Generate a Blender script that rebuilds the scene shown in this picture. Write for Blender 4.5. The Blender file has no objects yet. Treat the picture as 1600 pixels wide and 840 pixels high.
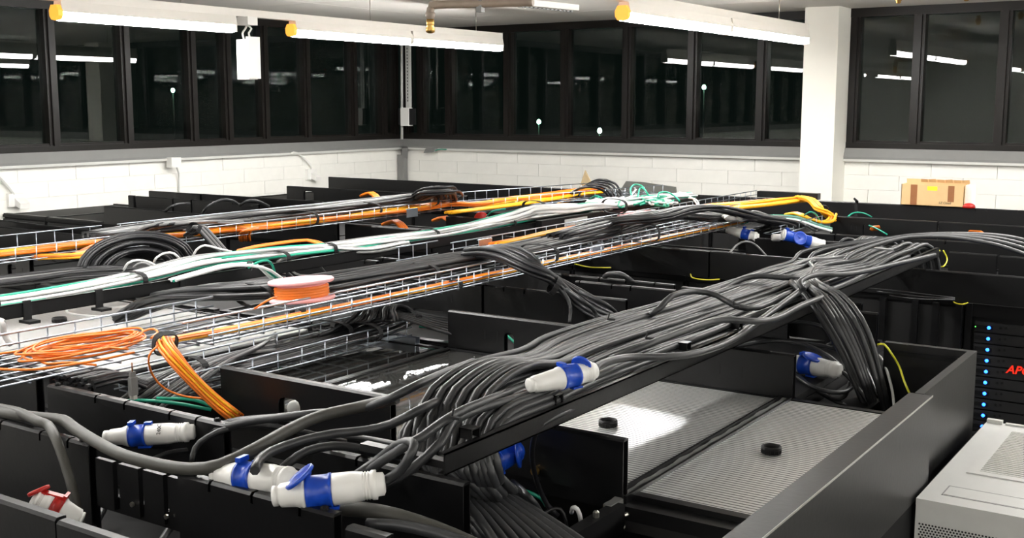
import bpy, bmesh, math, random
from mathutils import Vector, Matrix

R = random.Random(7)
SC = bpy.context.scene
COL = SC.collection
PI = math.pi

# ------------------------------------------------------------------ camera
F, CX, CY = 1773.0, 800.0, 420.0            # focal length in pixels of the 1600x840 frame
PITCH, YAW = math.atan(255 / 1773.0), math.radians(33.8)
CAM = Vector((0.0, 0.0, 2.95))
FW = Vector((-math.sin(YAW) * math.cos(PITCH), math.cos(YAW) * math.cos(PITCH), -math.sin(PITCH)))
RT = Vector((math.cos(YAW), math.sin(YAW), 0))
UP = RT.cross(FW)
cd = bpy.data.cameras.new('camera')
cd.sensor_width = 36.0
cd.lens = F / 1600.0 * 36.0
cd.clip_start = 0.05
cam = bpy.data.objects.new('camera', cd)
COL.objects.link(cam)
cam.matrix_world = Matrix(((RT.x, UP.x, -FW.x, CAM.x), (RT.y, UP.y, -FW.y, CAM.y), (RT.z, UP.z, -FW.z, CAM.z), (0, 0, 0, 1)))
SC.camera = cam

# ------------------------------------------------------------------ night sky, exposure, lamp strength
w = bpy.data.worlds.new('night')
SC.world = w
w.use_nodes = True
w.node_tree.nodes['Background'].inputs[0].default_value = (0.25, 0.4, 0.35, 1)
w.node_tree.nodes['Background'].inputs[1].default_value = 0.004
SC.view_settings.view_transform = 'Standard'
SC.view_settings.look = 'None'
SC.view_settings.gamma = 1.0
SC.view_settings.exposure = 1.6
LAMP = 30.0                                  # emission of the fluorescent diffusers


def ray(px, py):
    return FW + RT * ((px - CX) / F) - UP * ((py - CY) / F)


def P(px, py, z):
    """point of the horizontal plane z seen at a pixel of the photograph"""
    d = ray(px, py)
    return CAM + d * ((z - CAM.z) / d.z)


def PX(px, py, x):
    d = ray(px, py)
    return CAM + d * ((x - CAM.x) / d.x)


def PY(px, py, y):
    d = ray(px, py)
    return CAM + d * ((y - CAM.y) / d.y)


# ------------------------------------------------------------------ materials
def mat(name, col, rough=0.5, metal=0.0, var=0.0, scale=20.0, bump=0.0, emit=None, es=0.0, alpha=1.0, trans=0.0, spec=0.5, ior=None):
    m = bpy.data.materials.new(name)
    m.use_nodes = True
    nt = m.node_tree
    b = nt.nodes['Principled BSDF']
    b.inputs['Base Color'].default_value = (*col, 1)
    b.inputs['Roughness'].default_value = rough
    b.inputs['Metallic'].default_value = metal
    b.inputs['Specular IOR Level'].default_value = spec
    b.inputs['Alpha'].default_value = alpha
    b.inputs['Transmission Weight'].default_value = trans
    if ior:
        b.inputs['IOR'].default_value = ior
    if emit:
        b.inputs['Emission Color'].default_value = (*emit, 1)
        b.inputs['Emission Strength'].default_value = es
    if var > 0 or bump > 0:
        tc = nt.nodes.new('ShaderNodeTexCoord')
        n = nt.nodes.new('ShaderNodeTexNoise')
        n.inputs['Scale'].default_value = scale
        n.inputs['Detail'].default_value = 4
        nt.links.new(tc.outputs['Object'], n.inputs['Vector'])
        if var > 0:
            mx = nt.nodes.new('ShaderNodeMix')
            mx.data_type = 'RGBA'
            mx.inputs[6].default_value = (*[c * (1 - var) for c in col], 1)
            mx.inputs[7].default_value = (*[min(1, c * (1 + var)) for c in col], 1)
            nt.links.new(n.outputs['Fac'], mx.inputs[0])
            nt.links.new(mx.outputs[2], b.inputs['Base Color'])
        if bump > 0:
            bp = nt.nodes.new('ShaderNodeBump')
            bp.inputs['Strength'].default_value = bump
            bp.inputs['Distance'].default_value = 0.005
            nt.links.new(n.outputs['Fac'], bp.inputs['Height'])
            nt.links.new(bp.outputs['Normal'], b.inputs['Normal'])
    return m


M = dict(
    wall=mat('white_masonry_paint', (0.86, 0.85, 0.80), 0.6, var=0.05, scale=9, bump=0.25),
    plaster=mat('pillar_plaster', (0.86, 0.84, 0.77), 0.6, var=0.03, scale=6, bump=0.1),
    ceil=mat('ceiling_paint', (0.74, 0.71, 0.66), 0.7, var=0.04, scale=3, bump=0.05),
    floor=mat('floor_tile', (0.05, 0.05, 0.053), 0.5, var=0.15, scale=4),
    black=mat('black_powder_coat', (0.005, 0.005, 0.0055), 0.36, var=0.25, scale=60, bump=0.06, spec=0.36),
    roof=mat('black_rack_steel', (0.0045, 0.0045, 0.005), 0.6, var=0.3, scale=14, bump=0.04, spec=0.2),
    dull=mat('black_dull', (0.004, 0.004, 0.0045), 0.7, var=0.2),
    frame=mat('bronze_window_frame', (0.007, 0.0055, 0.0045), 0.38, var=0.2, scale=10, spec=0.3),
    glass=mat('window_glass', (0.75, 0.85, 0.78), 0.0, trans=1.0, ior=1.38),
    grey=mat('grey_trunking', (0.2, 0.2, 0.195), 0.5, var=0.06, scale=12),
    lightgrey=mat('light_grey_paint', (0.6, 0.6, 0.57), 0.4, var=0.04, scale=12),
    white=mat('white_plastic', (0.82, 0.81, 0.78), 0.35, var=0.03),
    offwhite=mat('white_enamel', (0.78, 0.75, 0.7), 0.4, var=0.03),
    tube=mat('fluorescent_diffuser', (0.9, 0.9, 0.9), 0.4, emit=(1.0, 0.985, 0.955), es=LAMP),
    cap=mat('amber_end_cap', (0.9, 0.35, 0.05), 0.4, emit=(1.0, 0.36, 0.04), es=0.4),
    zinc=mat('zinc_wire', (0.52, 0.56, 0.63), 0.3, metal=1.0, var=0.06),
    steel=mat('steel_screw', (0.6, 0.58, 0.52), 0.3, metal=1.0, var=0.1),
    brass=mat('brass', (0.55, 0.33, 0.1), 0.35, metal=1.0, var=0.15),
    pipe=mat('painted_pipe', (0.3, 0.24, 0.19), 0.45, var=0.15, scale=25),
    cable=mat('grey_rubber_cable', (0.03, 0.031, 0.033), 0.4, var=0.2, scale=30, bump=0.05),
    cable2=mat('worn_rubber_cable', (0.062, 0.06, 0.052), 0.5, var=0.25, scale=35, bump=0.08),
    net=mat('black_network_cable', (0.011, 0.011, 0.013), 0.36, var=0.2),
    netgrey=mat('grey_network_cable', (0.2, 0.2, 0.2), 0.3, var=0.15),
    netwhite=mat('white_patch_cable', (0.75, 0.75, 0.74), 0.35, var=0.05),
    green=mat('green_patch_cable', (0.01, 0.32, 0.2), 0.35, var=0.1),
    orange=mat('orange_fibre_jacket', (0.85, 0.2, 0.012), 0.4, var=0.1),
    yellow=mat('yellow_fibre_jacket', (0.9, 0.42, 0.01), 0.4, var=0.08),
    earth=mat('yellow_earth_wire', (0.65, 0.62, 0.03), 0.4, var=0.1),
    strap=mat('black_hook_strap', (0.006, 0.006, 0.007), 0.8, var=0.2),
    blue=mat('blue_plastic', (0.008, 0.06, 0.46), 0.3, var=0.08),
    red=mat('red_plastic', (0.42, 0.012, 0.008), 0.35, var=0.1),
    pink=mat('translucent_pink_plastic', (0.95, 0.5, 0.52), 0.35, var=0.04),
    card=mat('cardboard', (0.68, 0.46, 0.23), 0.8, var=0.08, scale=18),
    tape=mat('brown_tape', (0.3, 0.12, 0.045), 0.35, var=0.12),
    ylabel=mat('yellow_label', (0.85, 0.75, 0.03), 0.6, var=0.03),
    ink=mat('black_ink', (0.02, 0.02, 0.02), 0.7, var=0.1),
    cab=mat('pale_grey_cabinet', (0.62, 0.62, 0.6), 0.42, var=0.04, scale=30),
    cabdark=mat('mid_grey_cabinet', (0.25, 0.25, 0.245), 0.45, var=0.06, scale=30),
    led=mat('blue_led', (0.1, 0.3, 1.0), 0.3, emit=(0.01, 0.09, 1.0), es=3.0),
    gled=mat('green_led', (0.1, 0.8, 0.1), 0.3, emit=(0.1, 0.9, 0.1), es=0.8),
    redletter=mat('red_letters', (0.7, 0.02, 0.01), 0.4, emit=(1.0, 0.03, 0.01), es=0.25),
    wood=mat('plywood_offcut', (0.42, 0.32, 0.18), 0.7, var=0.12, scale=12),
    board=mat('grey_board', (0.11, 0.11, 0.098), 0.6, var=0.05),
    alu=mat('aluminium_strip', (0.55, 0.55, 0.53), 0.38, metal=0.9, var=0.12, scale=40),
    outglow=mat('lamp_or_reflection_glow', (0.6, 1, 0.8), 0.5, emit=(0.45, 1.0, 0.7), es=14.0),
    outpole=mat('lamp_post', (0.03, 0.03, 0.03), 0.6, var=0.1),
    web=mat('sheet_web', (0.1, 0.1, 0.1), 0.4, var=0.1),
    smoke=mat('smooth_smoked_cover', (0.035, 0.035, 0.033), 0.045, var=0.25, scale=9, spec=0.9),
)


def poly_mat():
    m = mat('fluted_polycarbonate', (0.95, 0.95, 0.93), 0.3, var=0.04, scale=5, alpha=0.95, metal=0.55)
    return m


M['poly'] = poly_mat()
M['white_reflect'] = mat('clear_cover_white_reflection', (0.5, 0.5, 0.49), 0.18, var=0.03, scale=5)  # white base colour stands in for the reflection on a clear sheet

# ------------------------------------------------------------------ mesh helpers
WORLD = {}


class MB:
    def __init__(self):
        self.v, self.f, self.s = [], [], []

    def add(self, vs, fs, smooth=False):
        o = len(self.v)
        self.v += [Vector(p) for p in vs]
        self.f += [tuple(i + o for i in f) for f in fs]
        self.s += [smooth] * len(fs)
        return self

    def box(self, x0, x1, y0, y1, z0, z1):
        return self.add([(x0, y0, z0), (x1, y0, z0), (x1, y1, z0), (x0, y1, z0), (x0, y0, z1), (x1, y0, z1), (x1, y1, z1), (x0, y1, z1)],
                        [(0, 3, 2, 1), (4, 5, 6, 7), (0, 1, 5, 4), (1, 2, 6, 5), (2, 3, 7, 6), (3, 0, 4, 7)])

    def obox(self, c, ax, ay, az, sx, sy, sz):
        c = Vector(c)
        vs = [c + ax * (i * sx / 2) + ay * (j * sy / 2) + az * (k * sz / 2) for k in (-1, 1) for j in (-1, 1) for i in (-1, 1)]
        return self.add(vs, [(0, 2, 3, 1), (4, 5, 7, 6), (0, 1, 5, 4), (1, 3, 7, 5), (3, 2, 6, 7), (2, 0, 4, 6)])

    def prism(self, poly, d):
        """planar polygon (list of 3d points) pushed along vector d"""
        n = len(poly)
        a = [Vector(p) for p in poly]
        d = Vector(d)
        fs = [tuple(range(n)), tuple(range(2 * n - 1, n - 1, -1))] + [(i, i + n, (i + 1) % n + n, (i + 1) % n) for i in range(n)]
        return self.add(a + [p + d for p in a], fs)

    def tube(self, pts, r, n=7, caps=True):
        pts = [Vector(p) for p in pts]
        k = len(pts)
        vs, up = [], Vector((0, 0, 1))
        nrm = None
        for i, p in enumerate(pts):
            t = (pts[min(i + 1, k - 1)] - pts[max(i - 1, 0)])
            if t.length < 1e-9:
                t = Vector((0, 1, 0))
            t.normalize()
            if nrm is None:
                nrm = up if abs(t.z) < 0.9 else Vector((1, 0, 0))
            nrm = nrm - t * nrm.dot(t)
            if nrm.length < 1e-6:
                nrm = t.orthogonal()
            nrm.normalize()
            b = t.cross(nrm)
            rr = r[i] if isinstance(r, (list, tuple)) else r
            vs += [p + nrm * (math.cos(2 * PI * j / n) * rr) + b * (math.sin(2 * PI * j / n) * rr) for j in range(n)]
        fs = []
        for i in range(k - 1):
            for j in range(n):
                fs.append((i * n + j, i * n + (j + 1) % n, (i + 1) * n + (j + 1) % n, (i + 1) * n + j))
        self.add(vs, fs, True)
        if caps:
            o = len(self.v) - len(vs)
            self.f += [tuple(o + j for j in range(n - 1, -1, -1)), tuple(o + (k - 1) * n + j for j in range(n))]
            self.s += [False, False]
        return self

    def lathe(self, prof, c, axis=(0, 0, 1), n=20, closed=False):
        """prof: list of (radius, distance along the axis)"""
        ax = Vector(axis).normalized()
        u = ax.orthogonal().normalized()
        v = ax.cross(u)
        c = Vector(c)
        vs = []
        for (r, h) in prof:
            vs += [c + ax * h + u * (r * math.cos(2 * PI * j / n)) + v * (r * math.sin(2 * PI * j / n)) for j in range(n)]
        fs = []
        m = len(prof)
        for i in range(m if closed else m - 1):
            for j in range(n):
                a, b2 = i * n, ((i + 1) % m) * n
                fs.append((a + j, a + (j + 1) % n, b2 + (j + 1) % n, b2 + j))
        if not closed:
            fs.append(tuple(range(n - 1, -1, -1)))
            fs.append(tuple((m - 1) * n + j for j in range(n)))
        return self.add(vs, fs, n > 12)

    def build(self, name, m, parent=None, at=None):
        xs = [p.x for p in self.v]
        ys = [p.y for p in self.v]
        zs = [p.z for p in self.v]
        c = Vector(at) if at is not None else Vector(((min(xs) + max(xs)) / 2, (min(ys) + max(ys)) / 2, min(zs)))
        me = bpy.data.meshes.new(name)
        me.from_pydata([p - c for p in self.v], [], self.f)
        me.polygons.foreach_set('use_smooth', self.s)
        me.materials.append(m if not isinstance(m, str) else M[m])
        me.update()
        bm = bmesh.new()
        bm.from_mesh(me)
        bmesh.ops.recalc_face_normals(bm, faces=bm.faces)
        bm.to_mesh(me)
        bm.free()
        o = bpy.data.objects.new(name, me)
        COL.objects.link(o)
        link(o, c, parent)
        return o


def link(o, c, parent):
    WORLD[o] = Vector(c)
    if parent is not None:
        o.parent = parent
        o.location = Vector(c) - WORLD[parent]
    else:
        o.location = c


def tag(o, label, cat, group=None, kind=None):
    o['label'] = label
    o['category'] = cat
    if group:
        o['group'] = group
    if kind:
        o['kind'] = kind
    return o


def thing(name, label, cat, loc, group=None):
    o = bpy.data.objects.new(name, None)
    o.empty_display_size = 0.1
    COL.objects.link(o)
    link(o, Vector(loc), None)
    return tag(o, label, cat, group)


def inst(src, name, c, parent):
    """another object on the same mesh, moved to world point c"""
    o = bpy.data.objects.new(name, src.data)
    COL.objects.link(o)
    link(o, c, parent)
    return o


def struct(mb, name, m, parent=None):
    o = mb.build(name, m, parent)
    if parent is None:
        o['kind'] = 'structure'
    return o


def smooth(pts, step=0.05, mn=8):
    """Catmull-Rom through the points, resampled"""
    pts = [Vector(p) for p in pts]
    q = [pts[0] * 2 - pts[1]] + pts + [pts[-1] * 2 - pts[-2]]
    out = []
    for i in range(1, len(q) - 2):
        a, b, c, d = q[i - 1:i + 3]
        n = max(2, int((c - b).length / step), mn // max(1, len(pts) - 1))
        for k in range(n):
            t = k / n
            out.append(0.5 * ((2 * b) + (c - a) * t + (2 * a - 5 * b + 4 * c - d) * t * t + (3 * b - a - 3 * c + d) * t ** 3))
    out.append(pts[-1])
    return out


def W(*pp):
    """pixel polyline with heights -> world points"""
    return [P(a, b, c) for a, b, c in pp]


def cable(name, pts, r, m, label, group=None, step=0.04, n=7, cat='cable', raw=False):
    o = MB().tube(pts if raw else smooth(pts, step), r, n).build(name, m)
    return tag(o, label, cat, group)


def bundle(name, pts, lanes, r, mats, label, group, wob=0.006, step=0.06, n=6, seed=1, cat='cable', ends=0.0):
    """a run of separate cables side by side: lanes = list of (sideways, up) offsets"""
    rr = random.Random(seed)
    base = smooth(pts, step)
    k = len(base)
    L = [0.0]
    for i in range(1, k):
        L.append(L[-1] + (base[i] - base[i - 1]).length)
    side = []
    for i in range(k):
        t = base[min(i + 1, k - 1)] - base[max(i - 1, 0)]
        t.z *= 0.3
        s = Vector((t.y, -t.x, 0))
        side.append(s.normalized() if s.length > 1e-6 else (side[-1] if side else Vector((1, 0, 0))))
    for li, (a, b) in enumerate(lanes):
        p1, p2, p3, f1, f2 = rr.random() * 6.28, rr.random() * 6.28, rr.random() * 6.28, rr.uniform(2, 4.5), rr.uniform(5, 9)
        e0, e1 = (int(rr.random() * ends * k), int(rr.random() * ends * k)) if ends else (0, 0)
        path = []
        for i in range(e0, k - e1):
            wv = wob * (math.sin(L[i] * f1 + p1) + 0.5 * math.sin(L[i] * f2 + p2))
            path.append(base[i] + side[i] * (a + wv) + Vector((0, 0, b + 0.35 * wob * math.sin(L[i] * f1 * 1.3 + p3))))
        mm = mats[li % len(mats)] if not isinstance(mats, str) else mats
        lb = label[mm] if isinstance(label, dict) else label
        gr = group[mm] if isinstance(group, dict) else group
        o = MB().tube(path, r * rr.uniform(0.92, 1.08), n).build(name, mm)
        tag(o, lb, cat, gr)


def grid(nx, nz, d, x0=0.0, z0=0.0, dz=None):
    dz = dz or d * 0.9
    return [(x0 + (i - (nx - 1) / 2) * d + (0.5 * d if j % 2 else 0), z0 + j * dz) for j in range(nz) for i in range(nx)]


def band(c, t, w, h, label, r=0.0035, width=0.022, group='black straps round the cable runs'):
    """a strap loop round a run: ellipse in the plane across direction t"""
    t = Vector(t).normalized()
    s = Vector((t.y, -t.x, 0)).normalized()
    u = s.cross(t)
    if u.z < 0:
        u = -u
    mb = MB()
    n = 18
    vs = []
    for k in range(n):
        a = 2 * PI * k / n
        ca, sa = math.cos(a), math.sin(a)
        ca = math.copysign(abs(ca) ** 0.7, ca)
        sa = math.copysign(abs(sa) ** 0.7, sa)
        for (e, l) in ((0, -1), (0, 1), (1, 1), (1, -1)):
            vs.append(Vector(c) + s * (ca * (w / 2 + e * r)) + u * (sa * (h / 2 + e * r)) + t * (l * width / 2))
    fs = []
    for k in range(n):
        a, b = 4 * k, 4 * ((k + 1) % n)
        for j in range(4):
            fs.append((a + j, a + (j + 1) % 4, b + (j + 1) % 4, b + j))
    mb.add(vs, fs)
    return tag(mb.build('cable_strap', 'strap'), label, 'strap')


def text_mesh(s, size, mtx, name, m, parent=None, shear=0.0, ext=0.0006, bold=0.0):
    cu = bpy.data.curves.new('letters', 'FONT')
    cu.body = s
    cu.size = size
    cu.shear = shear
    cu.extrude = ext
    cu.offset = bold
    cu.align_x = 'CENTER'
    cu.align_y = 'CENTER'
    cu.resolution_u = 3
    tmp = bpy.data.objects.new('letters', cu)
    COL.objects.link(tmp)
    dg = bpy.context.evaluated_depsgraph_get()
    me = bpy.data.meshes.new_from_object(tmp.evaluated_get(dg))
    bpy.data.objects.remove(tmp)
    me.transform(mtx.to_3x3().to_4x4())
    me.materials.clear()
    me.materials.append(M[m])
    o = bpy.data.objects.new(name, me)
    COL.objects.link(o)
    link(o, mtx.translation, parent)
    return o


# ================================================================== ROOM
XL, YB, ZC = -9.35, 11.4, 3.90               # left wall, back wall, ceiling
XR, YF = 4.0, -4.0
SILL, WB = 2.41, 2.53
struct(MB().box(XL - 0.3, XR + 0.3, YF - 0.3, YB + 0.3, -0.2, 0.0), 'floor', 'floor')
ce = struct(MB().box(XL - 0.3, XR + 0.3, YF - 0.3, YB + 0.3, ZC + 0.03, ZC + 0.25), 'ceiling', 'ceil')
# ceiling boards with recessed joints
by = [YF, -1.6, 0.8, 3.2, 5.6, 8.0, 10.2, YB]
bx = [XL, -7.6, -4.75, -1.9, 0.95, XR]
for i in range(len(bx) - 1):
    for j in range(len(by) - 1):
        g = 0.006
        MB().box(bx[i] + g, bx[i + 1] - g, by[j] + g, by[j + 1] - g, ZC, ZC + 0.03).build('ceiling_board', 'ceil', ce)
struct(MB().box(XR, XR + 0.3, YF, YB, 0, ZC), 'wall_right', 'wall')
struct(MB().box(XL, XR, YF - 0.3, YF, 0, ZC), 'wall_front', 'wall')
wl = struct(MB().box(XL - 0.3, XL - 0.012, YF, YB + 0.3, 0, SILL), 'wall_left', 'wall')
wb = struct(MB().box(XL, XR, YB + 0.012, YB + 0.3, 0, SILL), 'wall_back', 'wall')
# painted blocks of the two walls
bw, bh = 0.6, 0.145
blk_b = None
blk_l = None
for c in range(5):
    z0 = SILL - (c + 1) * bh
    off = 0.3 if c % 2 else 0.0
    x = XL - off
    while x < 0.9:
        a, b = max(x + 0.0018, XL), x + bw - 0.0018
        if b - a < bw - 0.02:
            MB().box(a, b, YB, YB + 0.02, z0 + 0.001, z0 + bh - 0.001).build('block', 'wall', wb)
        elif blk_b is None:
            blk_b = MB().box(a, b, YB, YB + 0.02, z0 + 0.001, z0 + bh - 0.001).build('block', 'wall', wb)
        else:
            inst(blk_b, 'block', ((a + b) / 2, YB + 0.01 + R.uniform(-0.002, 0.001), z0 + 0.001), wb)
        x += bw
    y = YB - bw + off
    while y > 4.2:
        a, b = y + 0.0018, min(y + bw - 0.0018, YB - 0.002)
        if b - a < bw - 0.02:
            MB().box(XL - 0.02, XL, a, b, z0 + 0.001, z0 + bh - 0.001).build('block', 'wall', wl)
        elif blk_l is None:
            blk_l = MB().box(XL - 0.02, XL, a, b, z0 + 0.001, z0 + bh - 0.001).build('block', 'wall', wl)
        else:
            inst(blk_l, 'block', (XL - 0.01 + R.uniform(-0.001, 0.002), (a + b) / 2, z0 + 0.001), wl)
        y -= bw
# pillar
struct(MB().box(-3.93, -3.595, 11.03, YB + 0.3, 0, ZC), 'trim_1', 'plaster')
# sill trunking (grey dado duct with a paler lid)
struct(MB().prism([(XL, YF, SILL), (XL + 0.055, YF, SILL), (XL + 0.055, YF, SILL + 0.035), (XL + 0.02, YF, WB), (XL, YF, WB)], (0, YB - YF, 0)), 'trim_2', 'grey')
for k, (a, b) in enumerate(((XL, -3.93), (-3.595, XR))):
    struct(MB().prism([(a, YB, SILL), (a, YB - 0.055, SILL), (a, YB - 0.055, SILL + 0.035), (a, YB - 0.02, WB), (a, YB, WB)], (b - a, 0, 0)), 'trim_%d' % (3 + k), 'grey')
    struct(MB().box(a, b, YB - 0.062, YB, SILL - 0.012, SILL + 0.012), 'trim_%d' % (5 + k), 'lightgrey')
struct(MB().box(XL, XL + 0.062, YF, YB, SILL - 0.012, SILL + 0.012), 'trim_7', 'lightgrey')
# corner duct: slanted gusset and vertical run
struct(MB().prism([(XL + 0.16, YB - 0.17, SILL + 0.01), (XL + 0.1, YB - 0.1, SILL - 0.12), (XL, YB, SILL - 0.12), (XL, YB, SILL + 0.05)], (0.05, 0.05, 0)).box(XL + 0.02, XL + 0.12, YB - 0.1, YB - 0.02, 0, SILL - 0.08), 'trim_8', 'grey')
struct(MB().box(-3.97, -3.93, 11.33, YB, SILL - 0.14, SILL + 0.01), 'trim_9', 'wall')


def window(idx, horiz, a0, a1, mulls, wall):
    """band of panes between a0 and a1 along x (horiz) or y; frame, mullions, panes"""
    def bx_(mb, u0, u1, d0, d1, z0, z1):
        return mb.box(u0, u1, wall + d0, wall + d1, z0, z1) if horiz else mb.box(wall - d1, wall - d0, u0, u1, z0, z1)
    root = bpy.data.objects.new('window_%d' % idx, None)
    COL.objects.link(root)
    link(root, (a0, wall, WB) if horiz else (wall, a0, WB), None)
    root['kind'] = 'structure'
    fr = MB()
    bx_(fr, a0, a1, 0.0, 0.12, WB, WB + 0.055)
    bx_(fr, a0, a1, 0.0, 0.12, ZC - 0.085, ZC)
    bx_(fr, a0, a1, 0.02, 0.12, WB + 0.055, WB + 0.075)
    fr.build('window_frame', 'frame', root)
    edges = [a0] + list(mulls) + [a1]
    for mx in edges:
        hw = 0.055 if mx in mulls else 0.05
        u = min(max(mx, a0 + hw), a1 - hw)
        mb = MB()
        bx_(mb, u - hw, u + hw, 0.01, 0.12, WB + 0.055, ZC - 0.085)
        bx_(mb, u - hw * 0.45, u + hw * 0.45, -0.012, 0.01, WB + 0.055, ZC - 0.085)
        mb.build('mullion', 'frame', root)
    for i in range(len(edges) - 1):
        mb = MB()
        bx_(mb, edges[i] + 0.05, edges[i + 1] - 0.05, 0.07, 0.076, WB + 0.07, ZC - 0.085)
        mb.build('pane', 'glass', root)


window(1, False, YF, YB - 0.02, [-2.8, -1.9, -1.05, -0.2, 0.63, 1.46, 2.29, 3.12, 3.95, 4.77, 5.59, 6.41, 7.23, 8.05, 8.53, 9.07, 9.73, 10.54, 11.1], XL)
window(2, True, XL + 0.02, -3.93, [-9.04, -8.59, -7.71, -6.91, -6.1, -5.3, -4.51], YB)
window(3, True, -3.595, XR, [-2.93, -2.155, -1.38, -0.6, 0.18, 0.96, 1.74, 2.52, 3.3], YB)

# ================================================================== LAMPS
def fixture(x, y0, y1, label, caplow=True):
    z = 3.4915
    x, y0, y1 = x * 1.083, y0 * 1.083, y1 * 1.083
    t = thing('fluorescent_light', label, 'ceiling light', (x, (y0 + y1) / 2, z), 'fluorescent lights on the ceiling rails')
    ys = y0 + 0.03
    prof = [(-0.045, z + 0.055), (-0.043, z + 0.025), (-0.028, z + 0.005), (0.0, z), (0.028, z + 0.005), (0.043, z + 0.025), (0.045, z + 0.055)]
    MB().prism([(x + a, ys, b) for a, b in prof], (0, y1 - 0.02 - ys, 0)).build('diffuser', 'tube', t)
    MB().prism([(x - 0.05, ys, z + 0.055), (x + 0.05, ys, z + 0.055), (x + 0.036, ys, z + 0.125), (x - 0.036, ys, z + 0.125)], (0, y1 - ys, 0)).build('housing', 'offwhite', t)
    MB().box(x - 0.046, x + 0.046, y1 - 0.02, y1, z + 0.006, z + 0.055).build('end_cap', 'offwhite', t)
    mb = MB()
    mb.prism([(x + a * 1.1, y0, z + (b - z) * 1.15 + 0.002) for a, b in prof] + [(x + 0.03, y0, z + 0.1), (x - 0.03, y0, z + 0.1)], (0, 0.035, 0))
    mb.build('end_cap', 'cap' if caplow else 'offwhite', t)
    return t


def rail(x, y0, y1, label, rods):
    x, y0, y1 = x * 1.083, y0 * 1.083, y1 * 1.083
    t = thing('lighting_rail', label, 'lighting rail', (x, (y0 + y1) / 2, 3.617))
    MB().box(x - 0.034, x + 0.034, y0, y1, 3.617, 3.672).build('channel', 'offwhite', t)
    for y in rods:
        MB().tube([(x, y * 1.083, 3.66), (x, y * 1.083, ZC)], 0.004, 6).build('rod', 'steel', t)


fixture(-6.08, 4.2, 5.6, 'lone fluorescent light with amber end cap nearest the left windows')
fixture(-6.08, 6.15, 7.52, 'fluorescent light with amber end cap, just left of the ceiling pipe', True)
fixture(-6.08, 7.52, 8.88, 'fluorescent light ending below the ceiling pipe, no amber cap', False)
fixture(-3.31, 6.12, 7.68, 'fluorescent light with amber end cap in front of the white pillar', True)
fixture(-3.31, 7.68, 9.3, 'fluorescent light whose far end stops beside the white pillar', False)
rail(-6.08, -3.5, 8.88, 'long white lighting rail hung nearest the left windows', [-2.5, -0.5, 1.5, 3.3, 5.15, 7.05, 8.5])
rail(-3.31, -3.5, 9.3, 'long white lighting rail that points at the white pillar', [-2.5, -0.5, 1.5, 3.5, 6.6, 8.7])
OUT = 'fluorescent light on a rail outside the view, seen only in reflections'
for x, ys in ((-6.08, (-2.6, -1.1, 1.0)), (-3.31, (-2.6, 0.9, 2.5)), (-0.5, (-3.0, 4.3, 6.4, 8.0)), (2.2, (-2.0, 1.5, 4.5, 7.5))):
    for y in ys:
        fixture(x, y, y + 1.45, OUT)

# sprinkler pipe with a drop nozzle
t = thing('sprinkler_pipe', 'brown sprinkler pipe with a drop elbow and brass nozzle under the ceiling', 'pipe', P(673, 5, 3.6))
a = P(672, 8, 3.6)
b = P(800, 4, 3.6)
far = b + (b - a) * 0.25
zz = PY(673, 52, a.y).z
MB().tube(smooth([(far.x, far.y, 3.6), (b.x, b.y, 3.6), (a.x + 0.1 * (b.x - a.x), a.y + 0.1 * (b.y - a.y), 3.6), (a.x + 0.015, a.y, 3.588), (a.x, a.y, 3.555), (a.x, a.y, zz + 0.09)], 0.03), 0.027, 10).build('pipe_run', 'pipe', t)
MB().lathe([(0.03, 0), (0.033, 0.01), (0.033, 0.03), (0.029, 0.035)], (a.x, a.y, zz + 0.1)).build('coupling', 'pipe', t)
MB().lathe([(0.012, 0), (0.03, 0.008), (0.03, 0.03), (0.022, 0.05), (0.026, 0.055), (0.026, 0.09)], (a.x, a.y, zz)).build('nozzle', 'brass', t)
mid = a.lerp(b, 0.62)
MB().box(mid.x - 0.02, mid.x + 0.02, mid.y - 0.02, mid.y + 0.02, 3.545, 3.635).tube([(mid.x, mid.y, 3.63), (mid.x, mid.y, ZC)], 0.004, 5).build('hanger', 'grey', t)
# perforated channel beside the pipe
a2, b2 = P(790, 8, 3.78), P(894, 18, 3.78)
d = (b2 - a2).normalized()
t = thing('cable_channel', 'pale grey slotted channel under the ceiling beside the brown pipe', 'channel', a2)
s = Vector((-d.y, d.x, 0))
MB().obox((a2 + b2) / 2 + Vector((0, 0, 0.03)), d, s, Vector((0, 0, 1)), (b2 - a2).length, 0.16, 0.05).build('channel_body', 'lightgrey', t)
for k in range(16):
    MB().obox(a2.lerp(b2, (k + 0.5) / 16), d, s, Vector((0, 0, 1)), 0.028, 0.05, 0.012).build('tooth', 'grey', t)
for (px, py, xx) in ((1404, 16, None), (1510, 0, None)):
    c = P(px, 0, 3.83)
    t = thing('ceiling_sprinkler', 'brass sprinkler head under the ceiling right of the white pillar' if px == 1404 else 'second sprinkler head, cut by the top edge, right of the first', 'sprinkler', c)
    MB().tube([(c.x, c.y, ZC), (c.x, c.y, 3.86)], 0.02, 8).build('stub', 'brass', t)
    MB().lathe([(0.012, 0), (0.02, 0.006), (0.02, 0.02), (0.03, 0.03), (0.03, 0.06)], (c.x, c.y, 3.80 + (0.02 if px > 1450 else 0))).build('nozzle', 'brass', t)

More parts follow.
